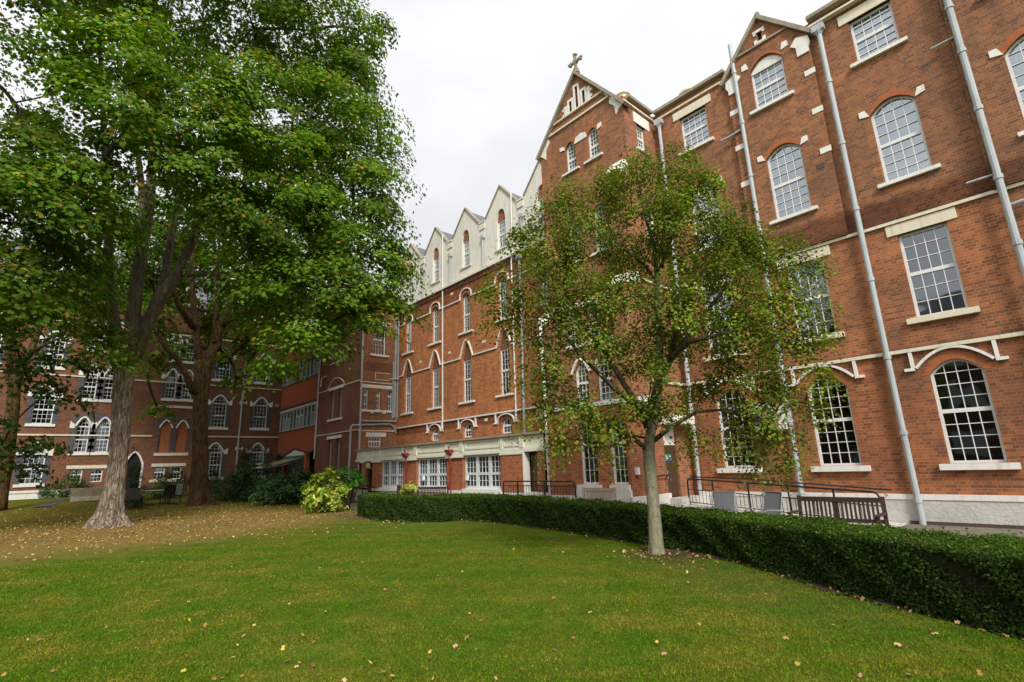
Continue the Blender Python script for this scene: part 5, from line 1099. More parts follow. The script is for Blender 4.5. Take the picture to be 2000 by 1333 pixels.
for (x, yb, yt, r, lab) in [(521, 975, 872, .42, 'narrow dark conifer in front of the right end of the gothic building'), (482, 975, 878, .75, 'broad ragged dark conifer standing beside the narrow one'), (418, 972, 905, .40, 'small dark conifer just right of the second maple trunk'), (262, 1002, 885, .42, 'tall dark columnar conifer seen beside the pale trunk of the nearest maple')]:
    q = gp(x, yb) if x != 262 else gp(266, 992); dd_ = math.hypot(q.x, q.y)+ (1.5 if x > 400 else 0); bl_ = []
    nn_ = 7
    for k in range(nn_): t_ = k/(nn_-1); y_ = yb-12+(yt-yb+16)*t_; bl_.append((tuple(at(x+random.uniform(-2,2), y_, dd_)), (r*(1.05-0.75*t_**1.3),)*2+(r*0.95,)))
    q = Vector((bl_[0][0][0], bl_[0][0][1], float(terrain(bl_[0][0][0]))))
    shrub('conifer', lab, 'conifer', q, bl_, (0.016,0.035,0.014), (0.05,0.08,0.02), 0.11, 7, 42, 0.25, 'quad', 1, 0.35, 0.0, 'dark conifers near the far building')
for (x, yb, tops, lab, col) in [
 (125, 972, [(110,955,.7),(140,945,.7),(160,955,.6),(95,962,.45)], 'light green bushy shrub against the white plinth at the far left', (0.055,0.10,0.022)),
 (190, 965, [(180,935,.7),(200,925,.7),(195,945,.6)], 'dark leafy bush standing behind the stone trough', (0.03,0.065,0.018)),
 (338, 970, [(340,940,.8),(325,945,.6),(355,945,.6)], 'small rounded bush behind the garden table by the low windows', (0.045,0.09,0.022)),
 (310, 975, [(300,958,.55),(325,962,.5)], 'low leafy plant with pinkish flower heads behind the garden table', (0.06,0.12,0.025)),
 (440, 978, [(440,955,.6),(430,962,.5),(455,962,.5)], 'low green shrub right of the second maple trunk', (0.05,0.10,0.022))]:
    q = gp(x, yb); dd_ = math.hypot(q.x, q.y); shrub('garden_shrub', lab, 'shrub', q, [sb(a, b_, dd_+.5, r) for a, b_, r in tops], col, (0.2,0.2,0.06), 0.13, 4.6, 34, 0.3, 'leaf', 3, 0.55)
q = at(800, 952, 20.0); base = Vector((q.x, q.y, 0))
shrub('potted_plant', 'yellow green leafy plant standing between the two dark benches', 'plant', base, [sb(797,958,20.0,.30), sb(803,950,20.0,.22), sb(790,962,20,.2)], (0.33,0.36,0.08), (0.55,0.5,0.15), 0.11, 14, 26, 0.14, 'leaf', 3, 0.5, 0.3)

# ================================================================== FURNITURE
def bench(loc, rz, label, mat, width=1.5, slats=18, group='wooden garden benches'):
    t = thing('garden_bench', loc, label, 'bench', group); t.rotation_euler = (0,0,rz); LOCALROOTS.add(t.name); h = width/2
    # local: seat towards -Y, back at +Y
    g = MB()
    for i in range(5): y = -0.48+i*0.105; g.box(W, -h+0.03, h-0.03, y, y+0.085, 0.41, 0.435)
    g.build('seat', mat, t)
    g = MB(); g.box(W, -h+0.05, h-0.05, 0.075, 0.115, 0.83, 0.92); g.box(W, -h+0.05, h-0.05, 0.045, 0.08, 0.46, 0.53)
    for i in range(slats): x = -h+0.10+(width-0.2)*(i+0.5)/slats; g.add([(x-0.018,0.055,0.53),(x+0.018,0.055,0.53),(x+0.018,0.09,0.83),(x-0.018,0.09,0.83),(x-0.018,0.072,0.53),(x+0.018,0.072,0.53),(x+0.018,0.107,0.83),(x-0.018,0.107,0.83)], [(0,1,2,3),(7,6,5,4),(0,4,5,1),(1,5,6,2),(2,6,7,3),(3,7,4,0)])
    g.build('backrest', mat, t)
    for s in (-1,1):
        g = MB(); x = s*(h-0.03); g.box(W, x-0.03, x+0.03, -0.52, -0.46, 0, 0.63); g.build('leg', mat, t)
        g = MB(); g.add([(x-0.03,0.02,0),(x+0.03,0.02,0),(x+0.03,0.08,0),(x-0.03,0.08,0),(x-0.03,0.03,0.45),(x+0.03,0.03,0.45),(x+0.03,0.09,0.45),(x-0.03,0.09,0.45),(x-0.03,0.08,0.94),(x+0.03,0.08,0.94),(x+0.03,0.13,0.94),(x-0.03,0.13,0.94)],
            [(0,1,5,4),(1,2,6,5),(2,3,7,6),(3,0,4,7),(4,5,9,8),(5,6,10,9),(6,7,11,10),(7,4,8,11),(8,9,10,11),(3,2,1,0)]); g.build('leg', mat, t)
        g = MB(); g.box(W, x-0.045, x+0.045, -0.56, 0.06, 0.63, 0.66); g.build('armrest', mat, t)
    g = MB(); g.box(W, -h+0.06, h-0.06, -0.50, -0.47, 0.33, 0.41); g.box(W, -h+0.06, h-0.06, 0.035, 0.065, 0.33, 0.41); g.build('rail', mat, t)
    return t
bench((-3.62,11.55,-0.08), 0.03, 'dark brown slatted bench in front of the ramp railing, rightmost of the benches', M['teak'], 1.5)
bench((-9.27,11.15,0.06), 0.0, 'pale faded wooden bench under the pair of ground floor windows', M['teak_pale'], 1.15, 17)
bench((-18.15,11.6,0.0), 0.35, 'dark slatted bench below the middle grid window, right of the yellow plant', M['teak'], 1.55)
bench((-20.55,11.7,0.04), 0.05, 'dark wooden bench left of the yellow plant, half behind it', M['teak'], 1.25)
def sling(loc, rz, label):
    t = thing('sling_chair', loc, label, 'chair', 'grey sling chairs by the ramp'); t.rotation_euler = (0,0,rz); LOCALROOTS.add(t.name)
    g = MB(); P = [(-0.25,0.38),(0.02,0.36),(0.16,0.42),(0.24,0.62),(0.34,0.96)]; vs = []
    for y, z in P: vs += [(-0.25+0.02*(z>0.5),y,z),(0.25-0.02*(z>0.5),y,z)]
    k = len(vs); vs += [(x,y+0.012,z-0.012) for x,y,z in vs]; fs = [(2*i,2*i+1,2*i+3,2*i+2) for i in range(4)]; fs += [(a+k if True else a, ) for a in ()]
    fs += [(k+2*i+2,k+2*i+3,k+2*i+1,k+2*i) for i in range(4)]; g.add(vs, fs); g.build('sling_seat', M['sling'], t)
    g = MB()
    for s in (-1,1):
        x = s*0.27; g.tube([(x,-0.27,0.38),(x,0.02,0.36),(x,0.16,0.42),(x,0.24,0.62),(x*0.96,0.34,0.97)], [0.014]*5, 8)
        g.tube([(x,-0.30,0),(x,-0.26,0.40),(x,-0.2,0.60),(x,-0.05,0.62),(x,0.22,0.60)], [0.013]*5, 8); g.tube([(x,0.30,0),(x,0.10,0.40)], [0.013]*2, 8)
    g.tube([(-0.27,0.34,0.965),(0.27,0.34,0.965)], [0.013]*2, 8); g.build('chair_frame', M['metal'], t); return t
sling((-6.02,11.55,-0.07), 0.15, 'grey mesh garden chair by the railing, upright, further left')
sling((-5.05,11.45,-0.05), -0.45, 'grey mesh garden chair leaning back beside the dark bench')
# garden table with three chairs under the trees
q = gp(285, 990); z0 = float(terrain(q.x)); T = thing('garden_table', (q.x-1, q.y, z0), 'pale topped garden table under the trees behind the nearest maple', 'table'); LOCALROOTS.add(T.name)
g = MB(); g.box(W, -0.5, 0.5, -1.1, 1.1, 0.72, 0.76); g.build('tabletop', M['metal'], T)
for sx in (-1,1):
    for sy in (-1,1): g = MB(); g.tube([(sx*.42,sy*1.0,0),(sx*.40,sy*.95,.72)], [0.025]*2, 8); g.build('leg', M['iron'], T)
def gchair(loc, rz, label, mat):
    t = thing('garden_chair', loc, label, 'chair', 'garden chairs round the table'); t.rotation_euler = (0,0,rz); LOCALROOTS.add(t.name)
    g = MB(); g.box(W, -.26, .26, -.26, .26, .42, .46); g.build('seat', mat, t); g = MB(); g.prism(PX(0), [(.22,.46),(.26,.46),(.34,.98),(.31,.98)], -.26, .26); g.build('backrest', mat, t)
    for sx in (-1,1):
        for sy in (-1,1): g = MB(); g.tube([(sx*.23,sy*.24,0),(sx*.23,sy*.22,.43)], [.018]*2, 6); g.build('leg', M['iron'], t)
        g = MB(); g.tube([(sx*.27,-.24,.43),(sx*.27,-.22,.64),(sx*.27,.27,.66)], [.016]*3, 6); g.build('armrest', M['iron'], t)
    return t
for i, (x, y, rz, lab, mt_) in enumerate([(325,985,-1.4,'black garden chair nearest the second maple trunk side of the table', M['iron']),(341,983,-1.7,'grey garden chair right of the black one',M['sling']),(258,995,1.6,'black garden chair at the left end of the table beside the pale trunk',M['iron'])]):
    q = gp(x, y); gchair((q.x, q.y, float(terrain(q.x))), rz, lab, mt_)
# stone trough planter
q = gp(178, 978); P_ = thing('stone_trough', (q.x, q.y, float(terrain(q.x))), 'grey stone trough on a low base below the dark leafy bush', 'planter'); LOCALROOTS.add(P_.name)
g = MB(); g.box(W, -.45, .45, -.9, .9, 0, .25); g.build('base', M['stone'], P_)
g = MB(); g.add([(-.38,-.8,.25),(.38,-.8,.25),(.38,.8,.25),(-.38,.8,.25),(-.55,-1.0,.68),(.55,-1.0,.68),(.55,1.0,.68),(-.55,1.0,.68)], [(0,1,5,4),(1,2,6,5),(2,3,7,6),(3,0,4,7),(4,5,6,7)]); g.build('bowl', M['stone'], P_)

def railing(name, label, p0, p1, z0a, z1a, hgt, posts, nb, top_gap=0.30, low=0.06, returns=None):
    t = thing(name, (p0[0], p0[1], z0a), label, 'railing'); a = Vector((p0[0],p0[1],0)); b_ = Vector((p1[0],p1[1],0))
    def P(s, h): v = a.lerp(b_, s); return Vector((v.x, v.y, z0a+(z1a-z0a)*s+h))
    g = MB(); pts = [P(0,0), P(0,hgt-0.10), P(0.004,hgt-0.03), P(0.015,hgt)] + [P(s,hgt) for s in np.linspace(0.05,0.965,8)] + [P(0.985,hgt-0.03), P(0.995,hgt-0.14), P(1,0.0)]
    g.tube(pts, [0.024]*len(pts), 8); g.build('handrail', M['iron'], t)
    g = MB(); g.tube([P(0,hgt-top_gap),P(1,hgt-top_gap)], [0.014]*2, 6); g.tube([P(0,low),P(1,low)], [0.014]*2, 6); g.build('rail', M['iron'], t)
    for s in posts: g = MB(); g.tube([P(s,-0.05),P(s,hgt)], [0.024]*2, 8); g.build('post', M['iron'], t)
    g = MB()
    for i in range(1, nb): s = i/nb; g.tube([P(s,low),P(s,hgt-top_gap)], [0.0075]*2, 5)
    g.build('balusters', M['iron'], t); return t
Rl = railing('ramp_railing', 'long black metal railing stepping down along the ramp behind the grey chairs', (-8.33,14.2), (-3.55,14.2), 0.38, 0.06, 0.72, (0.162,0.372,0.585,0.80), 44)
g = MB(); g.tube([(-8.75,15.12,1.12),(-7.0,15.12,1.05),(-3.55,15.12,0.78)], [0.02]*3, 8)
for x_ in (-7.9,-6.5,-5.0,-3.7): g.tube([(x_,15.12,1.02 - 0.078*(x_+8.0)),(x_,15.30,0.98 - 0.078*(x_+8.0)),(x_,15.36,0.98 - 0.078*(x_+8.0))], [0.012]*3, 6)
hr = g.build('wall_handrail', M['iron'], None); tag(hr, 'thin black handrail fixed along the brick wall above the ramp', 'handrail')
Rl2 = railing('entrance_railing', 'short black metal railing before the dark door at the right end of the glazed range', (-13.9,11.8), (-10.6,11.8), 0.35, 0.35, 0.78, (0.22,0.60), 26, 0.14)
Rl3 = railing('porch_railing', 'black metal railing before the recessed door at the left end of the glazed range', (-26.9,12.2), (-24.2,12.2), 0.05, -0.1, 0.95, (0.5,), 20, 0.14)
g = MB(); g.tube([FS(13.0,1.18,0.12),FS(13.5,1.22,0.12),FS(13.9,1.22,0.12)], [0.02]*3, 8); g.tube([FS(13.1,1.1,0.0),FS(13.1,1.18,0.11)], [0.012]*2, 6); g.tube([FS(13.8,1.1,0.0),FS(13.8,1.2,0.11)], [0.012]*2, 6)
tag(g.build('grab_rail', M['iron']), 'short black grab rail on the brick left of the brown side door', 'handrail')
# ramp slab and steps
g = MB(); g.add([(-8.6,14.15,0.0),(-3.4,14.15,0.0),(-3.4,15.3,0.0),(-8.6,15.3,0.0),(-8.6,14.15,0.36),(-3.4,14.15,0.02),(-3.4,15.3,0.02),(-8.6,15.3,0.36)], [(0,1,5,4),(1,2,6,5),(2,3,7,6),(3,0,4,7),(4,5,6,7)]); tag(g.build('ramp', M['plinth']), kind='structure')
# air conditioner
t = thing('air_conditioner', (-6.1,15.0,2.4), 'white wall hung air conditioning unit with a round fan grille, half hidden by birch leaves', 'air conditioner')
FA = PY(15.32)
g = MB(); g.box(FA, -6.52, -5.67, 2.38, 3.12, 0.0, 0.32); g.build('casing', M['acwhite'], t)
g = MB()
for k in range(5): 
    r = 0.07+k*0.055; c = [(-6.22+r*math.cos(a), 2.76+r*math.sin(a)) for a in np.linspace(0, 2*PI, 28)[:-1]]; g.ribbon(FA, c, 0.008, 0.32, 0.345, closed=True)
for k in range(28): a = 2*PI*k/28; g.ribbon(FA, [(-6.22+0.05*math.cos(a),2.76+0.05*math.sin(a)),(-6.22+0.29*math.cos(a),2.76+0.29*math.sin(a))], 0.006, 0.325, 0.35)
g.box(FA, -6.27, -6.17, 2.71, 2.81, 0.32, 0.36); g.build('fan_grille', M['metal'], t)
g = MB(); g.tube([(-6.22,14.998,2.76),(-6.22,14.994,2.76)], [0.30,0.30], 28); g.build('fan_opening', M['dark'], t)
g = MB(); g.box(FA, -6.4, -6.36, 2.33, 2.38, -0.1, 0.34); g.box(FA, -5.8, -5.76, 2.33, 2.38, -0.1, 0.34); g.build('bracket', M['metal'], t)
# notice on the side door, beacons
t = thing('door_notice', (-8.85,14.25,1.7), 'small green and blue notice on the brown side door', 'sign')
g = MB(); g.box(FS, 14.03, 14.36, 1.62, 1.82, -0.07, -0.058); g.build('sign_face', M['signgreen'], t)
g = MB(); g.box(FS, 14.03, 14.36, 1.62, 1.66, -0.058, -0.054); g.build('sign_band', M['signblue'], t)
g = MB()
for k, (x0_, x1_) in enumerate(((14.06,14.12),(14.14,14.20),(14.22,14.25),(14.27,14.33))): g.box(FS, x0_, x1_, 1.74, 1.78, -0.058, -0.055)
g.box(FS, 14.08, 14.31, 1.69, 1.71, -0.058, -0.055); g.build('sign_lettering', M['white_pl'], t)
def beacon(loc, pl, u, v, label):
    t = thing('wall_beacon', loc, label, 'alarm beacon', 'white and red wall beacons')
    g = MB(); g.prism(pl, [(u-0.055,v),(u+0.055,v),(u+0.065,v+0.20),(u-0.065,v+0.20)], 0.0, 0.10); g.build('casing', M['white_pl'], t)
    g = MB(); c = Vector(pl(u, v-0.02, 0.05)); g.tube([c+Vector((0,0,0.02)), c-Vector((0,0,0.03)), c-Vector((0,0,0.07))], [0.055,0.05,0.02], 12); g.build('lens', M['red'], t)
beacon((-8.7,12.6,1.3), PX(-8.80), 12.35, 1.28, 'white box with red lens on the brick beside the birch trunk')
beacon((-20.75,12.8,1.1), FF, -20.78, 1.12, 'white cone with red lens on the middle grid window')
beacon((-17.45,12.8,1.1), FF, -17.42, 1.12, 'white cone with red lens on the right hand grid window')
# small lettering plate by the left door
g = MB(); g.box(FF, -26.62, -26.38, 1.48, 1.64, -0.845, -0.83); o = g.build('door_plate', M['metal'], Fr)

# ================================================================== GROUND
mt, nt, b = newmat('lawn_grass'); M['lawn'] = mt; p = pos(nt); sp = N(nt, 'ShaderNodeSeparateXYZ'); L(nt, p, sp.inputs[0])
nA = noise(nt, p, 0.7, 5, 0.6); nB = noise(nt, p, 3.2, 6, 0.65); nC = noise(nt, p, 60, 3, 0.7)
c = mixc(nt, ramp(nt, nA, 0.35, 0.65), (0.058,0.135,0.004), (0.115,0.140,0.008))
c = mixc(nt, math_(nt, 'MULTIPLY', ramp(nt, nB, 0.46, 0.68), 0.6), c, (0.22,0.17,0.035))
n9 = noise(nt, p, 1.25, 4, 0.6); c = mixc(nt, math_(nt, 'MULTIPLY', ramp(nt, n9, 0.55, 0.75), 0.55), c, (0.045,0.11,0.008))
c = mixc(nt, math_(nt, 'MULTIPLY', nC, 0.75), c, mixc(nt, 1.0, c, (0.35,0.38,0.35), 'MULTIPLY'))
# mowing stripes
st = math_(nt, 'SINE', math_(nt, 'MULTIPLY', math_(nt, 'ADD', math_(nt, 'MULTIPLY', sp.outputs[0], -0.67), math_(nt, 'MULTIPLY', sp.outputs[1], 0.742)), 6.4))
c = mixc(nt, math_(nt, 'MULTIPLY', ramp(nt, st, 0.2, 0.8), 0.16), c, (0.17,0.21,0.02))
# worn, leaf strewn earth under the big trees: elliptical zones
def zone(cx, cy, rx, ry, ang, soft, wob=0.5):
    ca, sa = math.cos(ang), math.sin(ang)
    dx = math_(nt, 'SUBTRACT', sp.outputs[0], cx); dy = math_(nt, 'SUBTRACT', sp.outputs[1], cy)
    u = math_(nt, 'DIVIDE', math_(nt, 'ADD', math_(nt, 'MULTIPLY', dx, ca), math_(nt, 'MULTIPLY', dy, sa)), rx)
    v = math_(nt, 'DIVIDE', math_(nt, 'SUBTRACT', math_(nt, 'MULTIPLY', dy, ca), math_(nt, 'MULTIPLY', dx, sa)), ry)
    r = math_(nt, 'SQRT', math_(nt, 'ADD', math_(nt, 'MULTIPLY', u, u), math_(nt, 'MULTIPLY', v, v)))
    r = math_(nt, 'ADD', r, math_(nt, 'MULTIPLY', math_(nt, 'SUBTRACT', noise(nt, p, 0.9, 4), 0.5), wob))
    return ramp(nt, r, 1.0-soft, 1.0+soft*0.3, (1,1,1,1), (0,0,0,1))
earth = mixc(nt, nB, (0.28,0.19,0.055), (0.13,0.09,0.022)); earth = mixc(nt, math_(nt, 'MULTIPLY', ramp(nt, noise(nt, p, 14, 4), 0.5, 0.7), 0.5), earth, (0.36,0.25,0.10))
z1 = zone(-22.3, 3.0, 7.3, 9.5, 0.30, 0.42, 0.45); c = mixc(nt, math_(nt, 'MULTIPLY', z1, 0.92), c, earth)
mixg = mixc(nt, ramp(nt, nB, 0.4, 0.62), (0.080,0.085,0.008), (0.16,0.10,0.016)); z2 = zone(-33, 3.5, 9.0, 9.5, 0.1, 0.25, 0.4); c = mixc(nt, math_(nt, 'MULTIPLY', z2, 0.8), c, mixg)
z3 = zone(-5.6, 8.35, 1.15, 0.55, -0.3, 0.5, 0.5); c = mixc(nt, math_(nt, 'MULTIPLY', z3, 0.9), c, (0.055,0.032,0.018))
z4 = zone(-19.2, 8.9, 2.6, 0.9, 0.0, 0.5, 0.5); c = mixc(nt, math_(nt, 'MULTIPLY', z4, 0.6), c, (0.13,0.085,0.05))
z5 = zone(-3.6, 7.3, 3.4, 1.1, -0.42, 0.5, 0.5); c = mixc(nt, math_(nt, 'MULTIPLY', z5, 0.5), c, (0.13,0.09,0.04))
L(nt, c, b.inputs['Base Color']); b.inputs['Roughness'].default_value = 0.95; b.inputs['Specular IOR Level'].default_value = 0.1
bp = N(nt, 'ShaderNodeBump', i_Strength=0.7, i_Distance=0.03); L(nt, math_(nt, 'ADD', nC, nB), bp.inputs['Height']); L(nt, bp.outputs[0], b.inputs['Normal'])
xs = sorted(set([-400,-250,-150,-110,-90] + [-70+i for i in range(0,51)] + [-20+i*0.5 for i in range(0,61)] + [15,25,60,150,400])); ys = sorted(set([-400,-200,-90,-50,-30] + [-20+i for i in range(0,45)] + [30,50,100,250,400]))
vs = [(x, y, float(terrain(x)) + 0.015*math.sin(x*1.3+y)*math.sin(y*0.9) - 0.015) for y in ys for x in xs]; nx = len(xs)
g = MB(); g.add(vs, [(j*nx+i, j*nx+i+1, (j+1)*nx+i+1, (j+1)*nx+i) for j in range(len(ys)-1) for i in range(nx-1)]); gnd = g.build('lawn', M['lawn'], None, smooth=True); tag(gnd, kind='structure')
mt, nt, b = newmat('paving'); M['paving'] = mt; p = pos(nt)
bt = N(nt, 'ShaderNodeTexBrick', i_Scale=1.0, i_Mortar_Size=0.012, i_Brick_Width=0.6, i_Row_Height=0.6, i_Bias=0.0); L(nt, p, bt.inputs['Vector']); bt.inputs['Color1'].default_value = (0.20,0.17,0.125,1); bt.inputs['Color2'].default_value = (0.15,0.13,0.095,1); bt.inputs['Mortar'].default_value = (0.08,0.08,0.06,1)
c = mixc(nt, math_(nt, 'MULTIPLY', ramp(nt, noise(nt, p, 2.0, 5), 0.4, 0.7), 0.6), bt.outputs['Color'], (0.13,0.10,0.06)); L(nt, c, b.inputs['Base Color']); b.inputs['Roughness'].default_value = 0.9
g = MB(); pp = [(x, y+0.05) for x, y in bk_]; k = len(pp)
g.add([(x, y, 0.012) for x, y in pp] + [(x-0.3, 15.36, 0.012) for x, y in pp], [(i, i+1, k+i+1, k+i) for i in range(k-1)]); g.add([(5.4,5.65,0.012),(9,4,0.012),(9,15.36,0.012),(5.1,15.36,0.012),(-34.0,10.4,0.012),(-19.3,10.15,0.012),(-19.6,15.36,0.012),(-34,15.36,0.012)], [(0,1,2,3),(4,5,6,7)]); tag(g.build('paved_path', M['paving']), kind='structure')
mt_s = plain('bare_soil', (0.06,0.04,0.02), 0.95, 0.6, 22, (0.13,0.09,0.04), 0.5, bump=0.6, bscale=30)
g = MB(); q_ = []; ln_ = []
for i in range(len(hb_)-1):
    p0_, p1_ = Vector(hb_[i]), Vector(hb_[i+1]); k_ = max(2, int((p1_-p0_).length/0.05))
    for k in range(k_): ln_.append((p0_.lerp(p1_, k/k_), (p1_-p0_).normalized()))
for i, (v_, d__) in enumerate(ln_):
    nrm = Vector((d__.y,-d__.x)); near_t = math.exp(-((v_.x+5.6)/0.7)**2)
    w_ = 0.07+0.04*math.sin(i*0.11)+0.03*math.sin(i*0.37+1)+random.uniform(-0.035,0.045)+0.28*near_t
    q_.append((v_.x-nrm.x*0.1, v_.y-nrm.y*0.1, 0.005)); q_.append((v_.x+nrm.x*w_, v_.y+nrm.y*w_, 0.003))
g.add(q_, [(2*i, 2*i+1, 2*i+3, 2*i+2) for i in range(len(ln_)-1)]); tag(g.build('soil_edge', mt_s), kind='structure')
# asphalt path far left
mtp = plain('asphalt', (0.07,0.065,0.06), 0.9, 0.3, 5); 
pa, pb, pc, pd = gp(60,985), gp(85,985), gp(135,972), gp(115,972)
g = MB(); g.add([v+Vector((0,0,0.02)) for v in (gp(62,992), gp(100,990), gp(136,975), gp(118,975))], [(0,1,2,3)]); tag(g.build('garden_path', mtp), kind='structure')

# ---- grass blades close to the viewer
m_ = 400000
px = RNG.uniform(-350, 2350, m_*3); py = 1500 - (1500-1035)*RNG.random(m_*3)**0.9
D = (RM @ np.stack([(px-1000)/FPX, (py-666.5)/FPX, np.ones(len(px))])).T
t = -EYE/D[:,2]; P = D*t[:,None]; dist = np.hypot(P[:,0], P[:,1])
# even cover on the ground, thinning with distance
acc = RNG.random(len(P)) < np.clip((dist/14)**1.2, 0.05, 1); hline = np.interp(P[:,0], [q[0] for q in hb_[5:]], [q[1] for q in hb_[5:]])
ok = acc & (dist < 15) & (P[:,1] < hline-0.02-0.16*RNG.random(len(P))) & (np.hypot((P[:,0]+5.7)/0.55,(P[:,1]-8.55)/0.32) > 0.7+0.4*RNG.random(len(P))); dd_ = ((P[:,0]+22.5)*math.cos(.3)+(P[:,1]-3)*math.sin(.3))/6.6; ok &= ~((dd_ > -1) & (dd_ < 0.78+0.3*RNG.random(len(P))+0.12*np.sin(P[:,1]*1.3)))
P = P[ok][:m_]; k = len(P); dist = np.hypot(P[:,0],P[:,1])
hgt = RNG.uniform(0.008,0.022,k); wdt = 0.0022+0.0007*dist*0.6; a = RNG.uniform(0,2*PI,k); ln = RNG.normal(size=(k,2))*0.012
V = np.zeros((k,3,3)); V[:,0,0] = P[:,0]-wdt*np.cos(a); V[:,0,1] = P[:,1]-wdt*np.sin(a); V[:,1,0] = P[:,0]+wdt*np.cos(a); V[:,1,1] = P[:,1]+wdt*np.sin(a); V[:,2,0] = P[:,0]+ln[:,0]; V[:,2,1] = P[:,1]+ln[:,1]; V[:,2,2] = hgt
V[:,:,2] -= 0.006
me = bpy.data.meshes.new('grass_blades'); me.vertices.add(k*3); me.vertices.foreach_set('co', V.reshape(-1).astype(np.float32)); me.loops.add(k*3); me.loops.foreach_set('vertex_index', np.arange(k*3,dtype=np.int32)); me.polygons.add(k); me.polygons.foreach_set('loop_start', (np.arange(k)*3).astype(np.int32)); me.polygons.foreach_set('loop_total', np.full(k,3,dtype=np.int32)); me.update(calc_edges=True)
def fbm(x, y, s, seed):
    r = np.random.default_rng(seed); o = np.zeros(len(x))
    for i in range(7):
        th = r.uniform(0, 2*PI); f = s*(1.35**i); ph = r.uniform(0, 6.28); ph2 = r.uniform(0,6.28)
        o += np.sin((x*math.cos(th)+y*math.sin(th))*f+ph)*np.sin((x*math.sin(th)-y*math.cos(th))*f*0.8+ph2)
    return o/2.2
stripe = np.sin((-0.67*P[:,0]+0.742*P[:,1])*6.4)*0.5+0.5; f = fbm(P[:,0],P[:,1],1.1,5); f2 = fbm(P[:,0],P[:,1],3.0,9)
gc = np.array([0.078,0.175,0.004])*np.ones((k,1)); dry = np.clip(0.24+0.36*f+0.30*f2+0.12*stripe+RNG.normal(size=k)*0.22,0,1)[:,None]; gc = gc*(1-dry)+np.array([0.25,0.21,0.025])*dry; gc *= (1+RNG.normal(size=(k,1))*0.34+0.10*fbm(P[:,0],P[:,1],9.0,3)[:,None]).clip(0.35,1.8)
ca = me.color_attributes.new('leafcol','FLOAT_COLOR','POINT'); cc = np.ones((k,3,4),np.float32); cc[:,:,:3] = gc[:,None,:]; ca.data.foreach_set('color', cc.reshape(-1)); me.materials.append(M['blade'])
o = bpy.data.objects.new('grass_blades', me); COL.objects.link(o); o['kind'] = 'stuff'; print('blades', k)

# ---- fallen leaves
def ground_pts(n, x0, x1, y0, y1):
    px = RNG.uniform(x0, x1, n); py = RNG.uniform(y0, y1, n); P = np.array([list(gp(float(a), float(b_))) for a, b_ in zip(px, py)]); return P
pts = [ground_pts(130, 0, 2000, 1040, 1333), ground_pts(100, 0, 1100, 1050, 1333)]
e = []
for _ in range(9500):
    u = RNG.normal()*0.62; v = RNG.normal()*0.62; x = -24.5+u*9; y = 3.2+v*8
    if x > -15.8+0.25*y or y > 12.5 or x < -44: continue
    e.append((x, y, float(terrain(x))))
for _ in range(230):
    t = RNG.random(); i = int(t*(len(hb_)-1)); q0, q1 = hb_[i], hb_[min(i+1,len(hb_)-1)]; s = RNG.random(); x = q0[0]+(q1[0]-q0[0])*s; y = q0[1]+(q1[1]-q0[1])*s-abs(RNG.normal())*0.16; e.append((x, y, 0.0))
for _ in range(160): x = -5.6+RNG.normal()*0.7; y = 8.2+RNG.normal()*0.35; e.append((x, y, 0.0))
pts.append(np.array(e)); P = np.concatenate(pts); P[:,2] += RNG.uniform(0.012, 0.03, len(P)); k = len(P); dist = np.hypot(P[:,0],P[:,1])
nn = np.tile([0,0,1.0],(k,1))+RNG.normal(size=(k,3))*0.45; sz = RNG.uniform(0.025,0.062,k)*np.where(dist > 12, 1.2, 1.0)
pal = np.array([(0.55,0.36,0.18),(0.60,0.42,0.10),(0.45,0.22,0.08),(0.30,0.13,0.06),(0.50,0.26,0.15),(0.62,0.44,0.20)]); cl = pal[RNG.integers(0,6,k)]*RNG.uniform(0.55,1.1,(k,1))
leafmesh('fallen_leaves', M['leaf_dead'], P, nn, sz, cl, None, 0.8, 'maple', 'stuff')

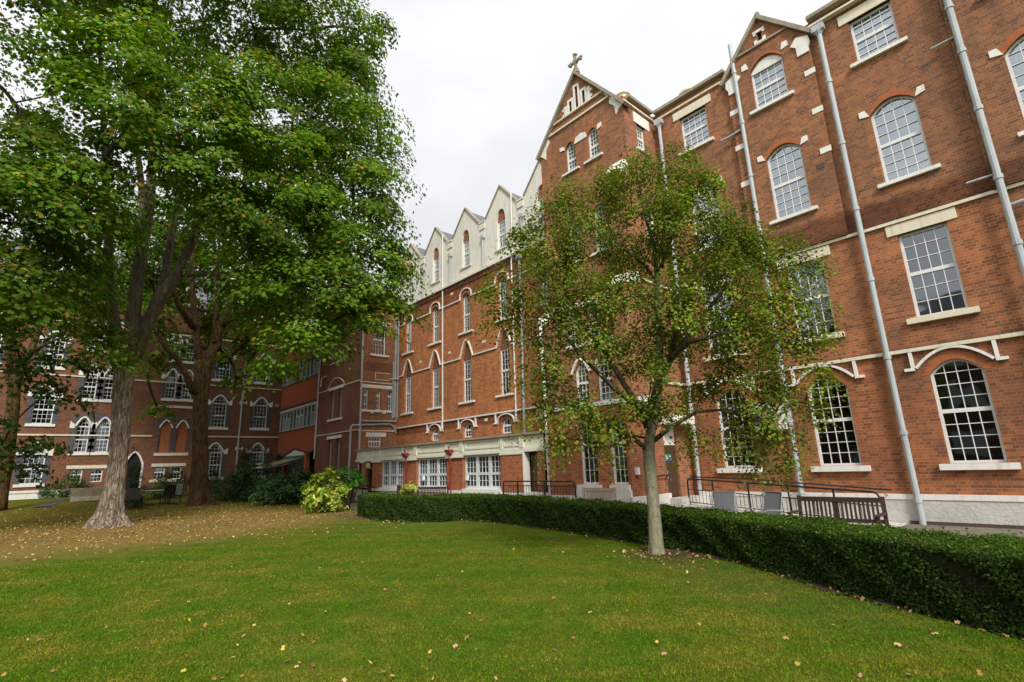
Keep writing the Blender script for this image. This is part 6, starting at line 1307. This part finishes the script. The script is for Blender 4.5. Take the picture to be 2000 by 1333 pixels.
# ================================================================== LIGHT
SUN = Vector((0.80,-0.46,0.78)).normalized()
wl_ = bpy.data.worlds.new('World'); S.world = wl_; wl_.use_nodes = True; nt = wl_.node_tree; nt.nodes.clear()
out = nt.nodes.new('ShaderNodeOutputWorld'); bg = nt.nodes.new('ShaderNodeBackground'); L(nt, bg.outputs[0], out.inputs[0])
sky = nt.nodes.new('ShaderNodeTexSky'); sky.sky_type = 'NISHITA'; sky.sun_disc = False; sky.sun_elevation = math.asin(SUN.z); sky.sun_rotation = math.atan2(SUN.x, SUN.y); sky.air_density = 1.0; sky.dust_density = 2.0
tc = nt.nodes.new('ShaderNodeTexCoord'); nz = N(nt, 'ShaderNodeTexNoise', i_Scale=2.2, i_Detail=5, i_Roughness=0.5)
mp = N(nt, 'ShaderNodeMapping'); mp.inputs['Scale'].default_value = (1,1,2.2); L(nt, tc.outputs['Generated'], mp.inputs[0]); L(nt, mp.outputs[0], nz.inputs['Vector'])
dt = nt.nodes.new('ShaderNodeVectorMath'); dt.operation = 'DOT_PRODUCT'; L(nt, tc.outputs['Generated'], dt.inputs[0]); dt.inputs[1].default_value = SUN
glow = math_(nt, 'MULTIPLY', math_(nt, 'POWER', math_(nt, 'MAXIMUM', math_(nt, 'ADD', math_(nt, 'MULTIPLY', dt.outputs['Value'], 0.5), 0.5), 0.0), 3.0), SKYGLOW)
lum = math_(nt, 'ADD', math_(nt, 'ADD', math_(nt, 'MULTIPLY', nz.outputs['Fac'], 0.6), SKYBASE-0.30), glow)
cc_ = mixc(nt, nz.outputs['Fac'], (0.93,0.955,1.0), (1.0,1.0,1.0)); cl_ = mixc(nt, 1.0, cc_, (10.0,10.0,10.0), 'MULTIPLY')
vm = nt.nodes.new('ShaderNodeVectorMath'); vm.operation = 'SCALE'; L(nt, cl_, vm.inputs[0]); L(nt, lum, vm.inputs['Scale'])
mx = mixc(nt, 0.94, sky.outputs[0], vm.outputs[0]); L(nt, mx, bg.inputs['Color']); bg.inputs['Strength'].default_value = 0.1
sl = bpy.data.lights.new('sun', 'SUN'); sl.energy = SUNE; sl.angle = math.radians(12); sl.color = (1.0,0.95,0.87); so = bpy.data.objects.new('sun', sl); COL.objects.link(so)
so.rotation_euler = SUN.to_track_quat('Z', 'Y').to_euler()
S.view_settings.view_transform = 'Standard'; S.view_settings.look = 'None'; S.view_settings.exposure = 0.10; S.view_settings.gamma = 1.0
S.render.engine = 'CYCLES'; S.render.resolution_x = 1024; S.render.resolution_y = 682
